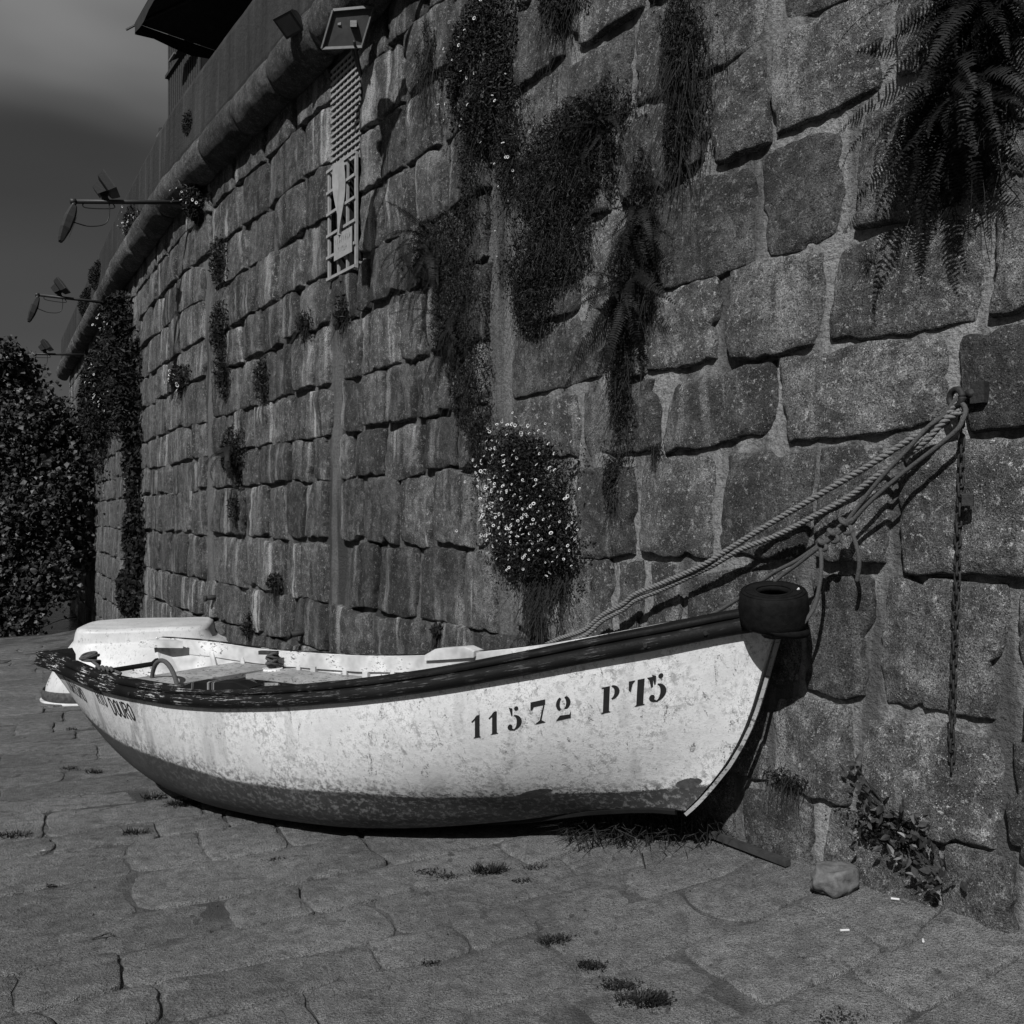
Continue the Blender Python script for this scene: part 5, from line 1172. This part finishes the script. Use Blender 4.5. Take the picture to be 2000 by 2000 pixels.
TU = [(-3.841,7.593,.05,.05,50,'grass tuft farthest back on the left, level with the dinghy rim'),(-2.894,6.036,.06,.06,80,'grass tuft on the left just behind the boat stern, right one of two'),(-3.122,6.136,.06,.05,80,'grass tuft on the left just behind the boat stern, left one of two'),(-2.216,5.382,.08,.07,160,'spiky grass tuft under the stern, left of the bushier one'),(-1.965,5.221,.10,.07,420,'bushy round grass tuft under the stern of the boat'),(-2.02,4.654,.07,.08,170,'upright grass tuft alone left of the boat bottom'),(-2.642,4.631,.09,.07,200,'grass tuft at the left edge of the picture'),(-1.154,4.219,.05,.04,90,'small low tuft in the joint before the middle of the boat'),(-.538,4.358,.05,.05,70,'thin tuft at the edge of the boat shadow'),(-.389,4.005,.07,.03,150,'mossy clump left of the spiky tuft in front of the boat'),(-.302,3.947,.06,.025,110,'low mossy clump beside the mossy clump in front of the boat'),(-.106,3.996,.08,.08,320,'spiky dark tuft in front of the boat, largest there'),(.046,3.869,.04,.03,90,'little clump right of the spiky tuft in front of the boat'),(.161,3.29,.055,.05,170,'round tuft at a joint in the centre foreground'),(-.304,3.133,.035,.02,60,'tiny clump in the joint left of the foreground middle'),(.281,3.086,.05,.025,130,'upper end of the mossy strip in the foreground'),(.362,2.94,.06,.03,200,'middle of the mossy strip in the foreground'),(.426,2.84,.085,.055,520,'densest tuft, at the lower end of the mossy strip in the foreground'),(1.008,2.678,.075,.022,260,'flat dark moss patch at the bottom edge right of centre'),(.106,4.003,.05,.06,60,'sparse thin tuft close to the boat shadow')]
for k, (x, y, r, h, n, lab) in enumerate(TU): tuft(x, y, r*.70, h*.62, int(n*.65), 60+k, lab, 220 if k in (4, 9, 10, 11, 13, 15, 16, 17, 18) else 30)
def bow_grass():
    rs = np.random.RandomState(9); p0 = Vector((.75, 4.12, gz(.75, 4.12))); root = thing('bow_grass', p0, 'long dry grass growing in the shade under the bow', 'grass'); v, f = [], []
    for k in range(480):
        x = rs.uniform(.28, 1.02); y = 4.42-.26*x+rs.normal()*.09; wl_ = (x-WB[0])*WN[0]+(y-WB[1])*WN[1]
        if wl_ < .03: continue
        b = np.array([x, y, gz(x, y)]); L_ = rs.uniform(.10, .30); d = np.array([rs.normal()*.5-.1, -.25+rs.normal()*.4, 1.]); d /= np.linalg.norm(d); w = np.array([-d[1], d[0]+.2, 0]); w = w/np.linalg.norm(w)*rs.uniform(.002, .005); i = len(v); m = b+d*L_*.5; e = b+d*L_*.8+np.array([d[0], d[1]-.4, -.4])*L_*.5
        v += [tuple(b-w), tuple(b+w), tuple(m+w*.8), tuple(m-w*.8), tuple(e)]; f += [(i, i+1, i+2, i+3), (i+3, i+2, i+4)]
    world_obj('blades', v, f, leaf_mat('dry_grass', .018, .7, 2.5, .2), root, False)
bow_grass()

# ------------------------------------------------------------------ tree at the end of the slipway
def tree():
    rs = np.random.RandomState(3); c = Vector((-11.9, 19.3, -1.0)); root = thing('leafy_tree', c, 'dark leafy tree growing at the river edge at the left of the picture', 'tree'); tr = MB(); br = MB(); tips = []
    for k in range(7):
        a = rs.uniform(0, 6.28); p = c+Vector((rs.normal()*.5+.2, rs.normal()*.3, 0)); q = p+Vector((math.cos(a)*.9, math.sin(a)*.5, rs.uniform(1.6, 2.6))); r_ = q+Vector((math.cos(a)*1.0+rs.normal()*.3, math.sin(a)*.6, rs.uniform(1.0, 2.2))); tr.tube(spline([p, (p+q)/2+Vector((rs.normal()*.15, 0, 0)), q, r_], 5), [.10-.0050*i for i in range(16)], 7)
        tips += [q, r_]
    for k in range(170):
        s = tips[rs.randint(len(tips))] if k > 60 else c+Vector((rs.normal()*.8+.4, rs.normal()*.4, rs.uniform(.2, 1.5))); d = Vector((rs.normal(), rs.normal()*.7, rs.normal()*.6)); d.normalize(); e = s+d*rs.uniform(.5, 1.3); br.tube(spline([s, (s+e)/2+Vector((rs.normal()*.08, rs.normal()*.08, .05)), e], 3), [.014, .012, .010, .008, .007, .005, .004], 4)
    tr.obj('trunk', M['wood_dark'], root, True); br.obj('branches', M['wood_dark'], root, True)
    # crown of leaf clumps
    P, N_, C_ = [], [], []
    lobes = [(-11.2, 19.2, 4.3, .85, .8, .75), (-10.4, 19.0, 3.4, .8, .8, .8), (-12.3, 19.2, 4.6, 1.0, .9, .75), (-9.75, 18.9, 2.4, .65, .6, .8), (-11.4, 18.9, 2.7, 1.1, .8, .9), (-10.3, 18.6, 1.55, .9, .7, .7), (-12.3, 18.8, 1.3, 1.1, .8, .8), (-11.2, 18.5, .85, 1.2, .7, .6), (-13.6, 19.2, 3.6, 1.2, 1., 1.3), (-14.8, 19.3, 2.4, 1.3, 1., 1.5), (-9.55, 18.7, .9, .45, .4, .6), (-10.0, 18.4, .1, .7, .4, .6), (-11.2, 18.3, -.2, .9, .4, .6), (-12.4, 18.4, .1, .9, .5, .7), (-10.6, 18.2, -.75, .8, .3, .3), (-11.9, 18.2, -.7, .9, .3, .35), (-13.6, 18.4, -.3, 1.0, .5, .7), (-9.5, 18.5, 1.7, .4, .4, .6), (-9.9, 19.2, 3.3, .45, .5, .5), (-13.8, 18.8, 1.0, 1.2, .8, .8), (-10.9, 18.9, 4.9, .3, .3, .22), (-12.1, 18.9, 5.0, .35, .3, .3)]
    for x, y, z, a, b, h in lobes:
        for k in range(int(430*max(a*h, .15)*1.6)):
            q = rs.normal(size=3); q /= np.linalg.norm(q); r_ = rs.uniform(.35, 1.06)**.7; cc = np.array([x, y, z])+q*np.array([a, b, h])*r_
            m = rs.randint(4, 10); P += list(cc+rs.normal(size=(m, 3))*.13)
    P = np.array(P); n = len(P); a = rs.normal(size=(n, 3)); a[:, 2] -= .8; a /= np.linalg.norm(a, axis=1)[:, None]; up = np.array([-.1, -.5, .8])+rs.normal(size=(n, 3))*.45; b = np.cross(a, up); b /= np.linalg.norm(b, axis=1)[:, None]; cc = np.cross(a, b); L_ = rs.uniform(.07, .15, n)[:, None]
    V = np.stack([P-a*L_*.5, P-a*L_*.1+b*L_*.42-cc*L_*.05, P+a*L_*.25+b*L_*.2, P+a*L_*.55+cc*L_*.1, P+a*L_*.25-b*L_*.2, P-a*L_*.1-b*L_*.42-cc*L_*.05], 1).reshape(-1, 3)
    world_obj('crown', V, [tuple(6*i+j for j in range(6)) for i in range(n)], M['tree'], root, False); print('tree leaves', n)
tree()
